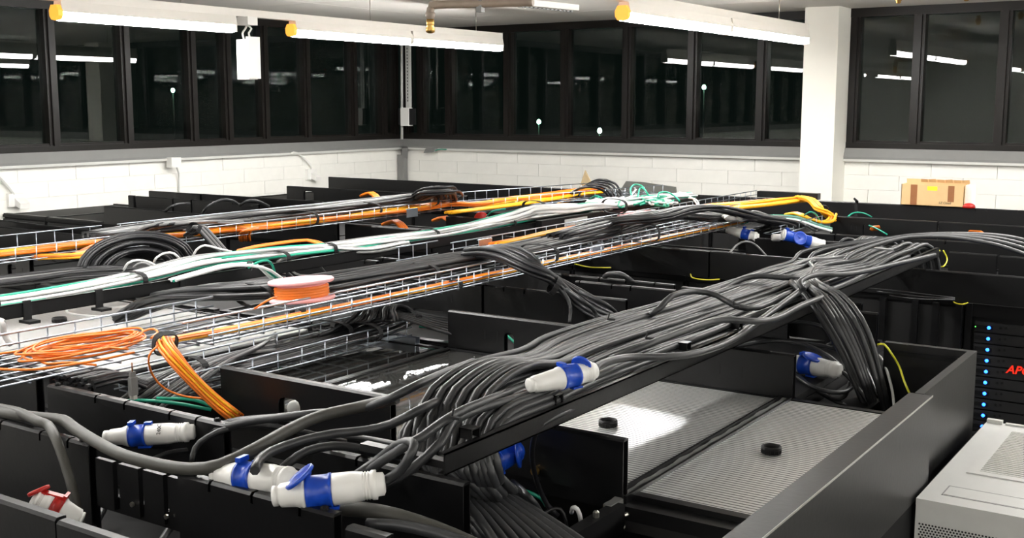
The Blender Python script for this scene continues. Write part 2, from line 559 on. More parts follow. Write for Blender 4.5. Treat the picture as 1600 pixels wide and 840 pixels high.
# hanging white box under the rail, seen nearly edge on
q = PX(388, 92, -6.08 * 1.083)
sw = 35 / F * (q - CAM).dot(FW)                  # its width as seen, and its height
zb, zt_ = PY(388, 124, q.y).z, PY(388, 62, q.y).z
t = thing('hanging_sign', 'white box hung by a hook from the lighting rail between two lights', 'sign', (q.x, q.y, zb))
MB().box(q.x - sw * .42, q.x + sw * .25, q.y - 0.05, q.y + 0.05, zb, zt_).build('sign_body', 'white', t)
MB().box(q.x + sw * .25, q.x + sw * .40, q.y - 0.06, q.y + 0.06, zb + 0.005, zt_ + 0.02).build('side_plate', 'white', t)
for s_ in (-0.2, 0.2):
    xh = q.x + sw * s_
    MB().tube(smooth([(xh, q.y, zt_ - 0.01), (xh - 0.02, q.y, zt_ + 0.05), (xh + 0.01, q.y, zt_ + 0.08), (q.x, q.y, 3.56)], 0.02), 0.008, 6).build('hook', 'white', t)
MB().box(q.x - 0.06, q.x + 0.06, q.y - 0.05, q.y + 0.05, 3.555, 3.617).build('clip', 'white', t)

# post and box in the room corner
c = Vector((XL + 0.2, YB - 0.2, 0))
t = thing('corner_rail', 'white perforated rail with a black-sided box in the corner of the windows', 'rail', (c.x, c.y, 2.85))
e = PY(639, 180, c.y)
MB().box(e.x - 0.03, e.x + 0.03, c.y - 0.02, c.y + 0.02, 2.9, 3.75).build('rail', 'lightgrey', t)
for k in range(18):
    MB().box(e.x - 0.006, e.x + 0.006, c.y - 0.022, c.y - 0.018, 3.0 + 0.04 * k, 3.022 + 0.04 * k).build('slot', 'dull', t)
MB().box(e.x - 0.055, e.x + 0.075, c.y - 0.1, c.y - 0.02, 2.70, 2.925).build('box', 'white', t)
for s_ in (-0.10, 0.075):
    MB().box(e.x + s_, e.x + s_ + 0.05, c.y - 0.09, c.y - 0.015, 2.715, 2.915).build('black_side', 'dull', t)
MB().tube([(PY(628, 70, c.y).x, c.y, ZC), (PY(628, 214, c.y).x, c.y, WB)], 0.017, 8).build('conduit', 'lightgrey', t)

# wall sockets and little boxes
def socket(px, py, label, wx=XL):
    p = PX(px, py, wx)
    t = thing('wall_socket', label, 'socket', (p.x, p.y, p.z - 0.06))
    MB().box(p.x, p.x + 0.04, p.y - 0.075, p.y + 0.075, p.z - 0.06, p.z + 0.06).build('back_box', 'white', t)
    MB().prism([(p.x + 0.04, p.y - 0.02, p.z + 0.02), (p.x + 0.11, p.y - 0.01, p.z - 0.03), (p.x + 0.10, p.y - 0.01, p.z - 0.075), (p.x + 0.04, p.y - 0.02, p.z - 0.05)], (0, 0.09, 0)).build('plug', 'white', t)
    return p, t


p, t = socket(22, 312, 'white wall socket with angled plug at the far left')
MB().tube(smooth([(XL + 0.03, p.y - 0.02, p.z + 0.05), (XL + 0.03, p.y - 0.07, p.z + 0.12), (XL + 0.03, p.y - 0.2, p.z + 0.27), (XL + 0.06, p.y - 0.24, SILL + 0.01)]), 0.012, 7).build('conduit', 'lightgrey', t)
p, t = socket(484, 272, 'white wall socket with plug and curved cord near the room corner')
MB().tube(smooth([(XL + 0.03, p.y, p.z + 0.05), (XL + 0.04, p.y - 0.03, p.z + 0.12), (XL + 0.05, p.y - 0.25, p.z + 0.26), (XL + 0.06, p.y - 0.36, SILL + 0.005)]), 0.009, 7).build('cord', 'white', t)
p = PX(265, 253, XL)
t = thing('junction_box', 'white junction box on the sill duct with a cord hanging down', 'junction box', (XL, p.y, p.z - 0.05))
MB().box(XL + 0.05, XL + 0.13, p.y - 0.08, p.y + 0.04, p.z - 0.05, p.z + 0.05).build('case', 'white', t)
MB().tube(smooth([(XL + 0.09, p.y + 0.01, p.z - 0.05), (XL + 0.05, p.y + 0.07, p.z - 0.12), (XL + 0.02, p.y + 0.09, p.z - 0.2), (XL + 0.02, p.y + 0.09, p.z - 0.5)]), 0.008, 6).build('cord', 'lightgrey', t)
p = PY(675, 235, YB - 0.06)
t = thing('network_outlet', 'small grey outlet with a green wire on the sill duct by the corner', 'outlet', (p.x, YB - 0.1, p.z - 0.03))
MB().prism([(p.x - 0.09, YB - 0.06, p.z - 0.03), (p.x + 0.07, YB - 0.06, p.z - 0.02), (p.x + 0.09, YB - 0.06, p.z + 0.03), (p.x - 0.05, YB - 0.06, p.z + 0.03)], (0, -0.06, 0)).build('outlet_body', 'grey', t)
MB().tube(smooth([(p.x + 0.07, YB - 0.1, p.z), (p.x + 0.16, YB - 0.1, p.z + 0.02), (p.x + 0.25, YB - 0.09, p.z + 0.02)]), 0.006, 6).build('wire', 'green', t)

# lamps outside, in the night; last two are glows standing in for window reflections
for px, py, dist, h in ((842, 190, 34, 0.28), (937, 204, 30, 0.26), (270, 141, 40, 0.3), (1100, 136, 36, 0.3)):
    d = ray(px, py).normalized()
    c = CAM + d * dist
    lb = {842: 'green-white lamp outside the middle windows, above the other', 937: 'low green-white lamp outside the windows left of the pillar', 270: 'green-white glow outside standing in for a reflection in the left windows', 1100: 'green-white glow outside standing in for a reflection in the windows beside the pillar, high up'}[px]
    t = thing('lamp_or_reflection', lb, 'street lamp', (c.x, c.y, 0), 'lamps outside in the dark')
    MB().tube([(c.x, c.y, -0.2), (c.x, c.y, c.z - 0.1)], 0.02, 6).build('post', 'outpole', t)
    MB().lathe([(0.02, -0.07), (0.05, -0.04), (0.06, 0), (0.04, 0.05), (0.01, 0.07)], c).build('lamp', 'outglow', t)
#--PART2--
# ================================================================== RACKS
def rack(x0, x1, y0, y1, label, group, front=False, H=2.0, face=-1):
    t = thing('server_rack', label, 'server rack', ((x0 + x1) / 2, (y0 + y1) / 2, 0), group)
    g = 0.004
    MB().box(x0 + g, x1 - g, y0 + 0.02, y1 - 0.02, 0.06, H - 0.03).build('cabinet_body', 'roof', t)
    MB().box(x0 + g, x1 - g, y0, y1, H - 0.028, H - 0.004).build('roof_panel', 'roof', t)
    mb = MB()
    for (a, b) in ((y0 + 0.01, y0 + 0.045), (y1 - 0.045, y1 - 0.01)):
        mb.box(x0 + 0.02, x1 - 0.02, a, b, H - 0.004, H + 0.006)
    mb.box(x0 + 0.01, x0 + 0.03, y0 + 0.045, y1 - 0.045, H - 0.004, H + 0.004)
    mb.build('roof_rim', 'black', t)
    MB().box(x0 + 0.02, x1 - 0.02, y0 + 0.002, y0 + 0.02, 0.08, H - 0.04).build('front_door', 'dull', t)
    if front:
        for k in range(2):
            MB().lathe([(0.006, 0), (0.006, 0.008), (0.002, 0.01)], (x0 + 0.1 + 0.4 * k, y0 + 0.028, H + 0.006), n=6).build('screw', 'steel', t)
    return t


ORD = ['first', 'second', 'third', 'fourth', 'fifth', 'sixth', 'seventh', 'eighth', 'ninth', 'tenth', 'eleventh', 'twelfth', 'thirteenth', 'fourteenth', 'fifteenth', 'sixteenth', 'seventeenth', 'eighteenth', 'nineteenth', 'twentieth']
rows = {
    1: ('black server rack of the nearest row, under the power cable ladder', 'racks of the nearest row', 1.32, 2.345, [-1.27 - 0.7 * k for k in range(6)]),
    2: ('black server rack of the second row, behind the clear aisle covers', 'racks of the second row', 3.56, 4.62, [-1.25 - 0.7 * k for k in range(11)]),
    3: ('black server rack of the third row', 'racks of the third row', 5.83, 7.04, [-1.215 - 0.75 * k for k in range(12)]),
    4: ('black server rack of the far row, near the white back wall', 'racks of the far row', 8.27, 9.55, [0.1 - 0.75 * k for k in range(13)]),
}
for k, (lb, gr, y0, y1, xs) in rows.items():
    for i in range(len(xs) - 1):
        rack(xs[i + 1], xs[i], y0, y1, lb + ', ' + (ORD[i] + ' from the right' if i else 'rightmost'), gr, front=(k == 1), H=1.9 if k == 1 else 2.0)

# ------------------------------------------------------------------ folded trough panels on the rack tops
def panel(x0, x1, y, label, z1=2.15, z0=2.004, notches=(), hole=None, screws=False, slits=(), dep=0.026, group='black trough panels on the rack tops'):
    if y < 2.3:
        z0 = 1.906
    t = thing('trough_panel', label, 'panel', ((x0 + x1) / 2, y + dep / 2, z0), group)
    th = 0.003
    cut = sorted(n for n in notches if x0 + 0.02 < n < x1 - 0.02)
    nd, nw = 0.017, 0.004
    top = z1 - 0.006

    def sheet(d0, d1, cut=cut, top=top):
        pts = [(x0, z0)]
        if hole:
            hx0, hx1, hz = hole
            r = min((hx1 - hx0) * 0.3, 0.02)
            pts += [(hx0, z0), (hx0, hz - r), (hx0 + 0.3 * r, hz - 0.3 * r), (hx0 + r, hz), (hx1 - r, hz), (hx1 - 0.3 * r, hz - 0.3 * r), (hx1, hz - r), (hx1, z0)]
        pts += [(x1, z0), (x1, top)]
        for n in reversed(cut):
            pts += [(n + nw, top), (n + nw, top - nd), (n - nw, top - nd), (n - nw, top)]
        pts += [(x0, top)]
        return MB().prism([(a, d0, b) for a, b in pts], (0, d1 - d0, 0))

    if hole and y > 8.1 and x0 > -3:
        MB().box(hole[0] - 0.06, hole[1] + 0.06, y + 0.12, y + 0.124, z0 + 0.004, hole[2] + 0.03).build('opening_shade', 'dull', t)  # added dull sheet stands in for the darkness inside the opening
    sheet(y, y + th).build('front_sheet', 'black', t)
    sheet(y + dep - th, y + dep, (), z1 - 0.001).build('rear_sheet', 'black', t)
    e = [x0] + [c for n in cut for c in (n - nw, n + nw)] + [x1]
    mb = MB()
    for i in range(0, len(e), 2):
        a, b = e[i], e[i + 1]
        mb.prism([(a, y, top), (a, y + 0.006, z1), (a, y + dep - 0.006, z1), (a, y + dep - th - 0.0005, z1), (a, y + dep - th - 0.0005, top)], (b - a, 0, 0))
    mb.build('top_fold', 'black', t)
    if screws:
        for sx in (x0 + 0.035, x1 - 0.035):
            MB().lathe([(0.009, 0), (0.009, 0.005), (0.006, 0.008)], (sx, y + dep / 2, z1), n=6).build('screw', 'roof', t)
    if slits:
        for sx in slits:
            MB().box(sx - 0.0015, sx + 0.0015, y - 0.0008, y, z0 + 0.05, z0 + 0.085).build('knockout_slot', 'dull', t)
    return t


def every(a, b, *fr):
    return [a + (b - a) * f for f in fr]


# nearest row, front trough
panel(-2.75, -1.93, 1.272, 'trough panel at the lower left edge, in front of the red plug')
panel(-1.915, -1.3, 1.265, 'trough panel cut off by the bottom edge, right of the one before the red plug')
panel(-3.1, -2.30, 1.615, 'trough panel at the left edge under the thick worn cable', notches=every(-3.1, -2.3, 0.55, 0.76, 0.9), screws=True)
panel(-1.95, -1.49, 1.59, 'trough panel with a bright top fold below the paired blue and white plugs', notches=every(-1.95, -1.49, 0.22, 0.5, 0.8), screws=True)
panel(-1.445, -1.345, 1.575, 'short trough panel piece at the bottom edge beside the fan of power cables', z1=2.14)
# comb piece between them
t = thing('cable_comb', 'black comb of upright fingers between two trough panels below the thick worn cable', 'comb', (-2.12, 1.63, 2.0))
for k, (a, b) in enumerate(((-2.285, -2.22), (-2.20, -2.13), (-2.115, -2.045), (-2.03, -1.965))):
    MB().box(a, b, 1.622 + 0.002 * k, 1.634 + 0.002 * k, 2.0, 2.118).build('finger', 'black', t)
MB().box(-2.29, -1.96, 1.634, 1.648, 1.99, 2.03).build('base_strip', 'black', t)
for q in ((-2.15, 2.03), (-2.03, 2.025)):
    MB().lathe([(0.006, 0), (0.006, 0.006)], (q[0], 1.622, q[1]), (0, -1, 0), n=6).build('screw', 'steel', t)
# nearest row, second trough
panel(-3.6, -3.005, 1.945, 'trough panel at the left edge under the end of the fibre tray')
panel(-2.905, -2.165, 1.915, 'trough panel from the fibre tray end to the orange cable drop', notches=every(-2.905, -2.165, 0.3, 0.47, 0.72, 0.86), screws=True)
panel(-1.84, -1.63, 1.895, 'short trough panel behind the paired blue and white plugs', notches=(-1.7,))
panel(-1.62, -1.386, 1.882, 'trough panel ending under the near end of the power cable ladder')
panel(-2.668, -1.985, 2.357, 'trough panel with an opening at its base, before the glossy dark aisle cover', hole=(-2.42, -2.33, 2.09))
panel(-1.75, -1.254, 2.357, 'folded trough panel under the ladder, right end open like a tent', slits=())
# second row
panel(-2.668, -1.965, 3.53, 'trough panel behind the glossy dark aisle cover', hole=(-2.40, -2.355, 2.09), slits=(-2.49, -2.43))
panel(-1.955, -1.244, 3.50, 'trough panel under the ladder behind the fluted aisle cover', slits=(-1.5, -1.42))
panel(-3.62, -2.93, 4.128, 'trough panel behind the fibre tray and left of the black cable drop', notches=every(-3.62, -2.93, .4, .8), slits=(-3.1, -3.02))
panel(-2.92, -2.2, 4.135, 'trough panel behind the strapped black cable drop', notches=every(-2.92, -2.2, .15, .3), slits=(-2.7, -2.5))
panel(-2.64, -2.137, 4.468, 'pale-topped trough panel between the black cable drop and the power cable run', notches=every(-2.64, -2.137, .04, .38, .57))
panel(-2.115, -1.6, 4.415, 'trough panel half covered by the power cable run, right of the notched pale one', notches=(-1.8,))
panel(-2.85, -2.21, 4.61, 'notched trough panel with a cable hooked over it, behind the pale-topped one', notches=every(-2.85, -2.21, .4, .62, .85))
panel(-2.155, -1.88, 4.575, 'short double trough panel just left of the power cable crest', notches=(-2.0,))
panel(-1.80, -1.402, 4.478, 'trough panel left of the cables that drop from the ladder')
panel(-1.55, -1.356, 4.589, 'narrow trough panel peeping out behind the cables that drop from the ladder')
panel(-1.44, -1.238, 4.405, 'short trough panel right of the cables that drop from the ladder')
panel(-4.50, -3.845, 4.47, 'trough panel behind the pink reel', notches=every(-4.5, -3.845, .45, .7, .88))
panel(-4.04, -3.795, 4.59, 'small trough panel right behind the one at the pink reel', notches=(-3.9,))
panel(-6.4, -5.475, 3.55, 'trough panel with a cable opening at the left edge, below the orange fibre run', hole=(-5.68, -5.6, 2.1), slits=(-5.54,))
panel(-8.2, -7.27, 4.62, 'trough panel touching the left edge, before the white wall')
panel(-7.25, -7.0, 4.60, 'second short trough panel from the left edge, before the white wall')
panel(-6.98, -6.40, 4.58, 'third trough panel from the left edge, before the white wall')
panel(-7.6, -5.85, 4.36, 'long trough panel at the left edge, behind the far wire tray rail')
panel(-6.385, -5.72, 4.58, 'low trough panel where the far wire tray breaks off', z1=2.165)
# third row
panel(-3.62, -2.565, 5.79, 'trough panel under the far end of the fibre tray')
panel(-2.555, -1.46, 5.79, 'long trough panel left of the far end of the ladder')
panel(-1.47, -0.35, 5.74, 'long trough panel above the black equipment with blue lights', slits=())
panel(-2.66, -2.21, 6.56, 'notched trough panel before the two far blue plugs', notches=every(-2.66, -2.21, .12, .42, .7, .9))
panel(-2.185, -2.06, 6.54, 'small trough panel right of the white plug that leans over', z1=2.16)
panel(-2.04, -1.50, 6.515, 'trough panel under the far crest of the power cables')
panel(-1.446, -1.2, 6.48, 'first trough panel right of the far ladder end', z1=2.155)
panel(-1.19, -0.5, 6.495, 'second trough panel right of the far ladder end')
panel(-2.9, -2.265, 7.02, 'trough panel behind the far blue plugs', notches=every(-2.9, -2.265, .2, .5, .8))
panel(-2.255, -1.91, 7.03, 'trough panel above the two far blue plugs, to their right', notches=(-2.1, -2.0))
panel(-1.90, -0.6, 7.06, 'long trough panel at the right edge, behind the thick arching cables', notches=(-1.6, -1.3))
panel(-7.82, -7.075, 5.76, 'trough panel behind the far wire tray, lowest step at the left')
panel(-7.065, -6.3, 5.72, 'trough panel behind the far wire tray, right of the lowest step')
panel(-6.29, -5.3, 5.76, 'trough panel under the far wire tray, behind the hanging cable loop')
panel(-5.24, -4.5, 5.775, 'trough panel under the far wire tray, left of the small orange bundle', notches=())
panel(-4.49, -3.75, 5.78, 'trough panel behind the white cable bundle, below the small orange bundle')
panel(-5.0, -4.47, 6.6, 'trough panel left of the red disc', notches=(-4.6,))
panel(-4.46, -3.95, 6.62, 'trough panel right of the red disc')
panel(-5.1, -4.55, 7.02, 'trough panel behind the red disc')
panel(-8.573, -8.50, 6.575, 'narrow upright trough piece, second step at the left')
panel(-8.45, -7.96, 6.56, 'trough panel right of the narrow upright piece, second step at the left')
panel(-7.94, -7.72, 6.56, 'small trough panel with a loop of cable, second step at the left')
panel(-7.70, -6.9, 6.56, 'long trough panel with an arching cable, second step at the left', notches=(-7.45, -7.2))
panel(-8.87, -8.155, 7.04, 'trough panel of the third step at the left, its left end')
panel(-8.145, -7.41, 7.05, 'trough panel of the third step at the left, middle')
panel(-7.40, -6.65, 7.05, 'trough panel of the third step at the left, right end')
# far row
panel(-8.25, -7.53, 8.24, 'trough panel with a white-lined opening under the corner socket', hole=(-8.02, -7.88, 2.11), slits=(-7.75,))
panel(-7.52, -6.78, 8.23, 'trough panel before the back row, with an orange bundle at its foot', slits=())
panel(-6.77, -6.0, 8.23, 'trough panel before the back row, behind the far cable end loop')
panel(-2.674, -1.92, 8.2, 'trough panel with an orange-lined opening, left of two', hole=(-2.435, -2.31, 2.105), slits=(-2.52, -2.48, -2.28, -2.22))
panel(-1.91, -0.9, 8.2, 'trough panel with an orange-lined opening, right of two', hole=(-1.72, -1.57, 2.105), slits=())
names = ['leftmost back row trough panel, by the left wall socket', 'second back row trough panel from the left', 'third back row trough panel from the left, under the corner duct',
         'fourth back row trough panel from the left', 'fifth back row trough panel from the left', 'sixth back row trough panel from the left', 'back row trough panel behind the plywood triangle',
         'back row trough panel right of the grey board', 'back row trough panel below the white pillar', 'back row trough panel under the cardboard box', 'back row trough panel right of the cardboard box']
for i, nm in enumerate(names):
    x0 = -8.92 + 0.752 * i
    y = 9.57 - 0.014 * i
    panel(x0 + 0.0005, x0 + 0.7515, y, nm, notches=every(x0, x0 + 0.75, 0.3, 0.42, 0.72, 0.84) if i > 7 else ())

# ------------------------------------------------------------------ clear covers over the hot aisle
def fluted(mb, x0, x1, y0, y1, z, fl=0.0165, amp=0.0008):
    n = int((y1 - y0) / fl)
    vs, fs = [], []
    seq = []
    for i in range(n + 1):
        y = y0 + (y1 - y0) * i / n
        seq.append((y, z))
        if i < n:
            h = (y1 - y0) / n
            seq += [(y + h * 0.25, z + amp * 0.75), (y + h * 0.5, z + amp), (y + h * 0.75, z + amp * 0.75)]
    for (y, zz) in seq:
        vs += [(x0, y, zz), (x1, y, zz)]
    for i in range(len(seq) - 1):
        fs.append((2 * i, 2 * i + 1, 2 * i + 3, 2 * i + 2))
    mb.add(vs, fs, True)
    mb.box(x0, x1, y0, y1, z - 0.008, z - 0.0005)


def ring(px, py, label, rad=0.026):
    c = P(px, py, 2.0)
    t = thing('vent_ring', label, 'ring', c, 'black rings standing on the aisle covers')
    MB().lathe([(rad, 0), (rad, 0.02), (rad - 0.0035, 0.02), (rad - 0.0035, 0.0)], c + Vector((0, 0, 0.0018)), n=24, closed=True).build('collar', 'dull', t)
    MB().lathe([(rad + 0.002, 0.013), (rad + 0.002, 0.021), (rad - 0.003, 0.021), (rad - 0.003, 0.013)], c, n=24, closed=True).build('rim', 'black', t)
    mb = MB()
    for k in range(14):
        a = 2 * PI * k / 14
        mb.box(c.x + math.cos(a) * (rad + 0.001) - 0.001, c.x + math.cos(a) * (rad + 0.001) + 0.001, c.y + math.sin(a) * (rad + 0.001) - 0.001, c.y + math.sin(a) * (rad + 0.001) + 0.001, c.z + 0.002, c.z + 0.017)
    mb.build('ribs', 'black', t)


covers = [(-1.245, -0.805, 'poly', 'fluted clear aisle cover on the right, between dividing strip and end beam'),
          (-1.96, -1.285, 'poly', 'fluted clear aisle cover crossed by the power cable ladder'),
          (-2.66, -1.975, 'smoke', 'glossy dark aisle cover with the bright lamp reflection'),
          (-3.36, -2.675, 'smoke', 'dark aisle cover under the low wire tray of black cables'),
          (-4.06, -3.375, 'white_reflect', 'clear aisle cover coloured white for its reflection, behind the fibre tray, right of the black ring'),
          (-4.85, -4.075, 'white_reflect', 'clear aisle cover coloured white for its reflection, with the black ring at the far left')]
for x0, x1, mm, lb in covers:
    t = thing('aisle_cover', lb, 'cover', ((x0 + x1) / 2, 2.98, 1.985), None)
    y0, y1 = 2.425, 3.49
    mb = MB()
    if mm == 'smoke':
        mb.box(x0, x1, y0, y1, 1.99, 2.0)
    else:
        fluted(mb, x0, x1, y0, y1, 2.0)
    mb.build('sheet', mm, t)
    if mm == 'poly':
        wb_ = MB()
        n = int((y1 - y0) / 0.0165)
        for i in range(1, n):
            y = y0 + (y1 - y0) * i / n
            wb_.box(x0, x1, y - 0.0016, y + 0.0016, 1.9995, 2.0006)
        wb_.build('flute_webs', 'web', t)['kind'] = 'stuff'
    MB().box(x0, x1, y0 - 0.03, y0, 1.955, 2.004).build('end_frame', 'black', t)
    MB().box(x0, x1, y1, y1 + 0.025, 1.955, 2.004).build('end_frame', 'black', t)
    if mm == 'smoke':
        MB().box(x0 - 0.008, x0 + 0.02, y0, y1, 2.0, 2.006).box(x0 + 0.024, x0 + 0.03, y0, y1, 2.0, 2.006).build('edge_strip', 'black', t)
ring(950, 666, 'black ring on the fluted cover crossed by the ladder')
ring(1205, 708, 'black ring on the fluted cover at the right')
ring(93, 503, 'black ring on the white-coloured clear cover at the far left', 0.03)
# dividing strip: black rails with a pale uneven strip of sealing tape between them
t = thing('dividing_strip', 'black double rail with a strip of pale tape between the two fluted covers', 'strip', (-1.265, 2.95, 1.99))
MB().box(-1.285, -1.278, 2.36, 3.5, 1.985, 2.012).build('rail', 'black', t)
MB().box(-1.252, -1.245, 2.36, 3.5, 1.985, 2.010).build('rail', 'black', t)
mb = MB()
vs, fs = [], []
for k in range(41):
    y = 2.30 + 1.22 * k / 40
    a = -1.275 + 0.003 * math.sin(k * 1.7)
    b = -1.258 + 0.006 * math.sin(k * 0.9) * math.sin(k * 0.37)
    vs += [(a, y, 2.004 + 0.001 * math.sin(k)), (b, y, 2.005)]
fs = [(2 * k, 2 * k + 1, 2 * k + 3, 2 * k + 2) for k in range(40)]
mb.add(vs, fs).box(-1.276, -1.254, 2.3, 3.5, 1.99, 2.002)
mb.build('tape', 'grey', t)
# front beam below the right cover
t = thing('cover_beam', 'black beam with screws along the front of the right fluted cover', 'beam', (-1.0, 2.38, 1.86))
MB().box(-1.25, -0.805, 2.345, 2.394, 1.955, 1.99).build('beam', 'black', t)
MB().prism([(-1.25, 2.345, 1.955), (-1.25, 2.33, 1.935), (-1.25, 2.36, 1.90), (-1.25, 2.39, 1.90), (-1.25, 2.39, 1.955)], (0.445, 0, 0)).build('lower_lip', 'black', t)
MB().box(-1.25, -0.805, 2.29, 2.36, 1.885, 1.895).build('foot_plate', 'black', t)
for sx, sy, sz in ((-1.235, 2.343, 1.97), (-1.24, 2.335, 1.94), (-1.17, 2.31, 1.896), (-0.87, 2.31, 1.896)):
    MB().lathe([(0.007, 0), (0.007, 0.004), (0.004, 0.007)], (sx, sy, sz), (0, -0.5, 1), n=8).build('screw', 'steel', t)
# rail ends at the right side of the nearest racks
t = thing('rack_edge_rail', 'black rails at the end of the nearest rack row, left of the cover beam', 'rail', (-1.26, 2.0, 1.9))
MB().box(-1.268, -1.235, 1.6, 2.335, 1.93, 2.0).build('rail', 'roof', t)
MB().box(-1.235, -1.215, 1.6, 2.335, 1.86, 1.88).build('rail', 'roof', t)
MB().box(-1.2, -1.18, 1.6, 2.335, 1.84, 1.86).build('rail', 'roof', t)
for (sx, sy) in ((-1.25, 2.08), (-1.25, 2.22), (-1.25, 2.0)):
    MB().lathe([(0.008, 0), (0.008, 0.012), (0.004, 0.016)], (sx, sy, 2.0), n=6).build('bolt', 'steel', t)
MB().lathe([(0.008, 0), (0.012, 0.006), (0.012, 0.014)], (-1.50, 2.356, 2.03), (0, -1, 0), n=10).build('bolt', 'brass', t)

# aisle end: beam and door below it
t = thing('end_beam', 'long black beam across the end of the clear covers', 'beam', (-0.77, 2.4, 1.885))
MB().box(-0.803, -0.74, 1.2, 3.215, 1.885, 2.15).build('beam', 'black', t)
MB().box(-0.7398, -0.7385, 1.2, 3.215, 2.146, 2.151).build('edge', 'alu', t)
t = thing('aisle_door', 'black aisle end door panel under the long beam', 'door', (-0.77, 2.4, 0))
MB().box(-0.8, -0.745, 1.2, 2.7, 0.05, 1.875).build('leaf', 'roof', t)
MB().box(-0.8, -0.745, 2.712, 3.2, 0.05, 1.88).build('leaf', 'roof', t)

# open topped black enclosure beyond the beam
t = thing('open_cabinet', 'black cabinet with an open top beyond the long beam', 'cabinet', (-0.93, 3.57, 0))
MB().box(-0.79, -0.765, 3.22, 3.9, 0.02, 2.15).build('side_wall', 'black', t)
MB().box(-1.06, -0.79, 3.872, 3.9, 0.02, 2.15).build('rear_wall', 'black', t)
MB().box(-1.06, -1.045, 3.54, 3.872, 0.02, 1.96).build('side_wall', 'black', t)
MB().box(-1.045, -0.79, 3.525, 3.54, 0.02, 1.97).build('front_wall', 'black', t)
MB().box(-1.045, -0.79, 3.54, 3.872, 1.0, 1.02).build('shelf', 'roof', t)
MB().box(-1.04, -0.8, 3.862, 3.872, 2.11, 2.125).build('lip', 'roof', t)
t = thing('filler_cabinet', 'narrow black filler unit under the half hidden plug and its loose cables', 'cabinet', (-1.15, 4.06, 0))
MB().box(-1.243, -1.064, 3.53, 4.6, 0.02, 1.935).build('body', 'roof', t)
MB().box(-1.24, -1.07, 3.535, 4.595, 1.935, 1.94).build('top_plate', 'black', t)

# pale grey equipment cabinet, right edge
zt = 1.90
t = thing('cooling_cabinet', 'pale grey cabinet with a ribbed grille in its top, lower right', 'cabinet', (-0.2, 3.85, 0))
x0, x1, y0, y1 = -0.733, 0.5, 3.06, 3.97
MB().box(x0, x1, y0 + 0.01, y1, 0.03, zt - 0.02).build('body', 'cabdark', t)
MB().box(x0, x1, y0, y1, zt - 0.018, zt).build('top_panel', 'cab', t)
MB().box(x0 - 0.006, x0 - 0.001, 3.23, y1, zt - 0.03, zt - 0.006).build('side_seal', 'dull', t)
MB().box(x0 + 0.002, x0 + 0.05, y1 - 0.02, y1, zt, zt + 0.012).box(x0 + 0.06, x1, y1 - 0.02, y1 - 0.004, zt, zt + 0.006).build('rear_lip', 'cab', t)
gx, gy0, gy1 = x0 + 0.095, 3.385, 3.87
mb = MB()
mb.box(gx - 0.03, x1 - 0.1, gy0 - 0.03, gy0, zt, zt + 0.004).box(gx - 0.03, x1 - 0.1, gy1, gy1 + 0.03, zt, zt + 0.004).box(gx - 0.03, gx, gy0, gy1, zt, zt + 0.004)
mb.build('grille_frame', 'cab', t)
MB().box(gx, x1 - 0.1, gy0, gy1, zt + 0.0002, zt + 0.0012).build('grille_well', 'web', t)
mb = MB()
n = 26
for k in range(n):
    y = gy0 + (gy1 - gy0) * (k + 0.5) / n
    mb.box(gx, gx + 0.8, y - 0.0045, y + 0.0045, zt + 0.001, zt + 0.004)
g_ = mb.build('grille_ribs', 'cab', t)
g_['kind'] = 'stuff'
hx0, hy0, hy1 = x0 + 0.05, 3.125, 3.215
mb = MB()
for (a, b, c_, d_) in ((hx0, x1 - 0.1, hy0, hy0 + 0.003), (hx0, x1 - 0.1, hy1 - 0.003, hy1), (hx0, hx0 + 0.003, hy0, hy1)):
    mb.box(a, b, c_, d_, zt, zt + 0.0008)
mb.build('hatch_joint', 'cabdark', t)
MB().box(hx0 + 0.006, x1 - 0.1, hy0 + 0.006, hy1 - 0.006, zt, zt + 0.0014).build('hatch', 'cab', t)
# perforated front: one panel, holes as dark dots
MB().box(x0, x1, y0 + 0.002, y0 + 0.01, 1.2, zt - 0.018).build('front_panel', 'cab', t)
MB().box(x0 + 0.31, x0 + 0.318, y0 - 0.001, y0 + 0.004, 1.2, zt - 0.018).build('front_joint', 'dull', t)
mb = MB()
for r_ in range(14):
    for c_ in range(34):
        hx = x0 + 0.012 + c_ * 0.0085 + (0.00425 if r_ % 2 else 0)
        hz = zt - 0.07 - r_ * 0.0075
        mb.add([(hx + 0.003 * math.cos(PI / 3 * k), y0 + 0.0013, hz + 0.003 * math.sin(PI / 3 * k)) for k in range(6)], [tuple(range(6))])
g_ = mb.build('perforation', 'dull', t)
g_['kind'] = 'stuff'

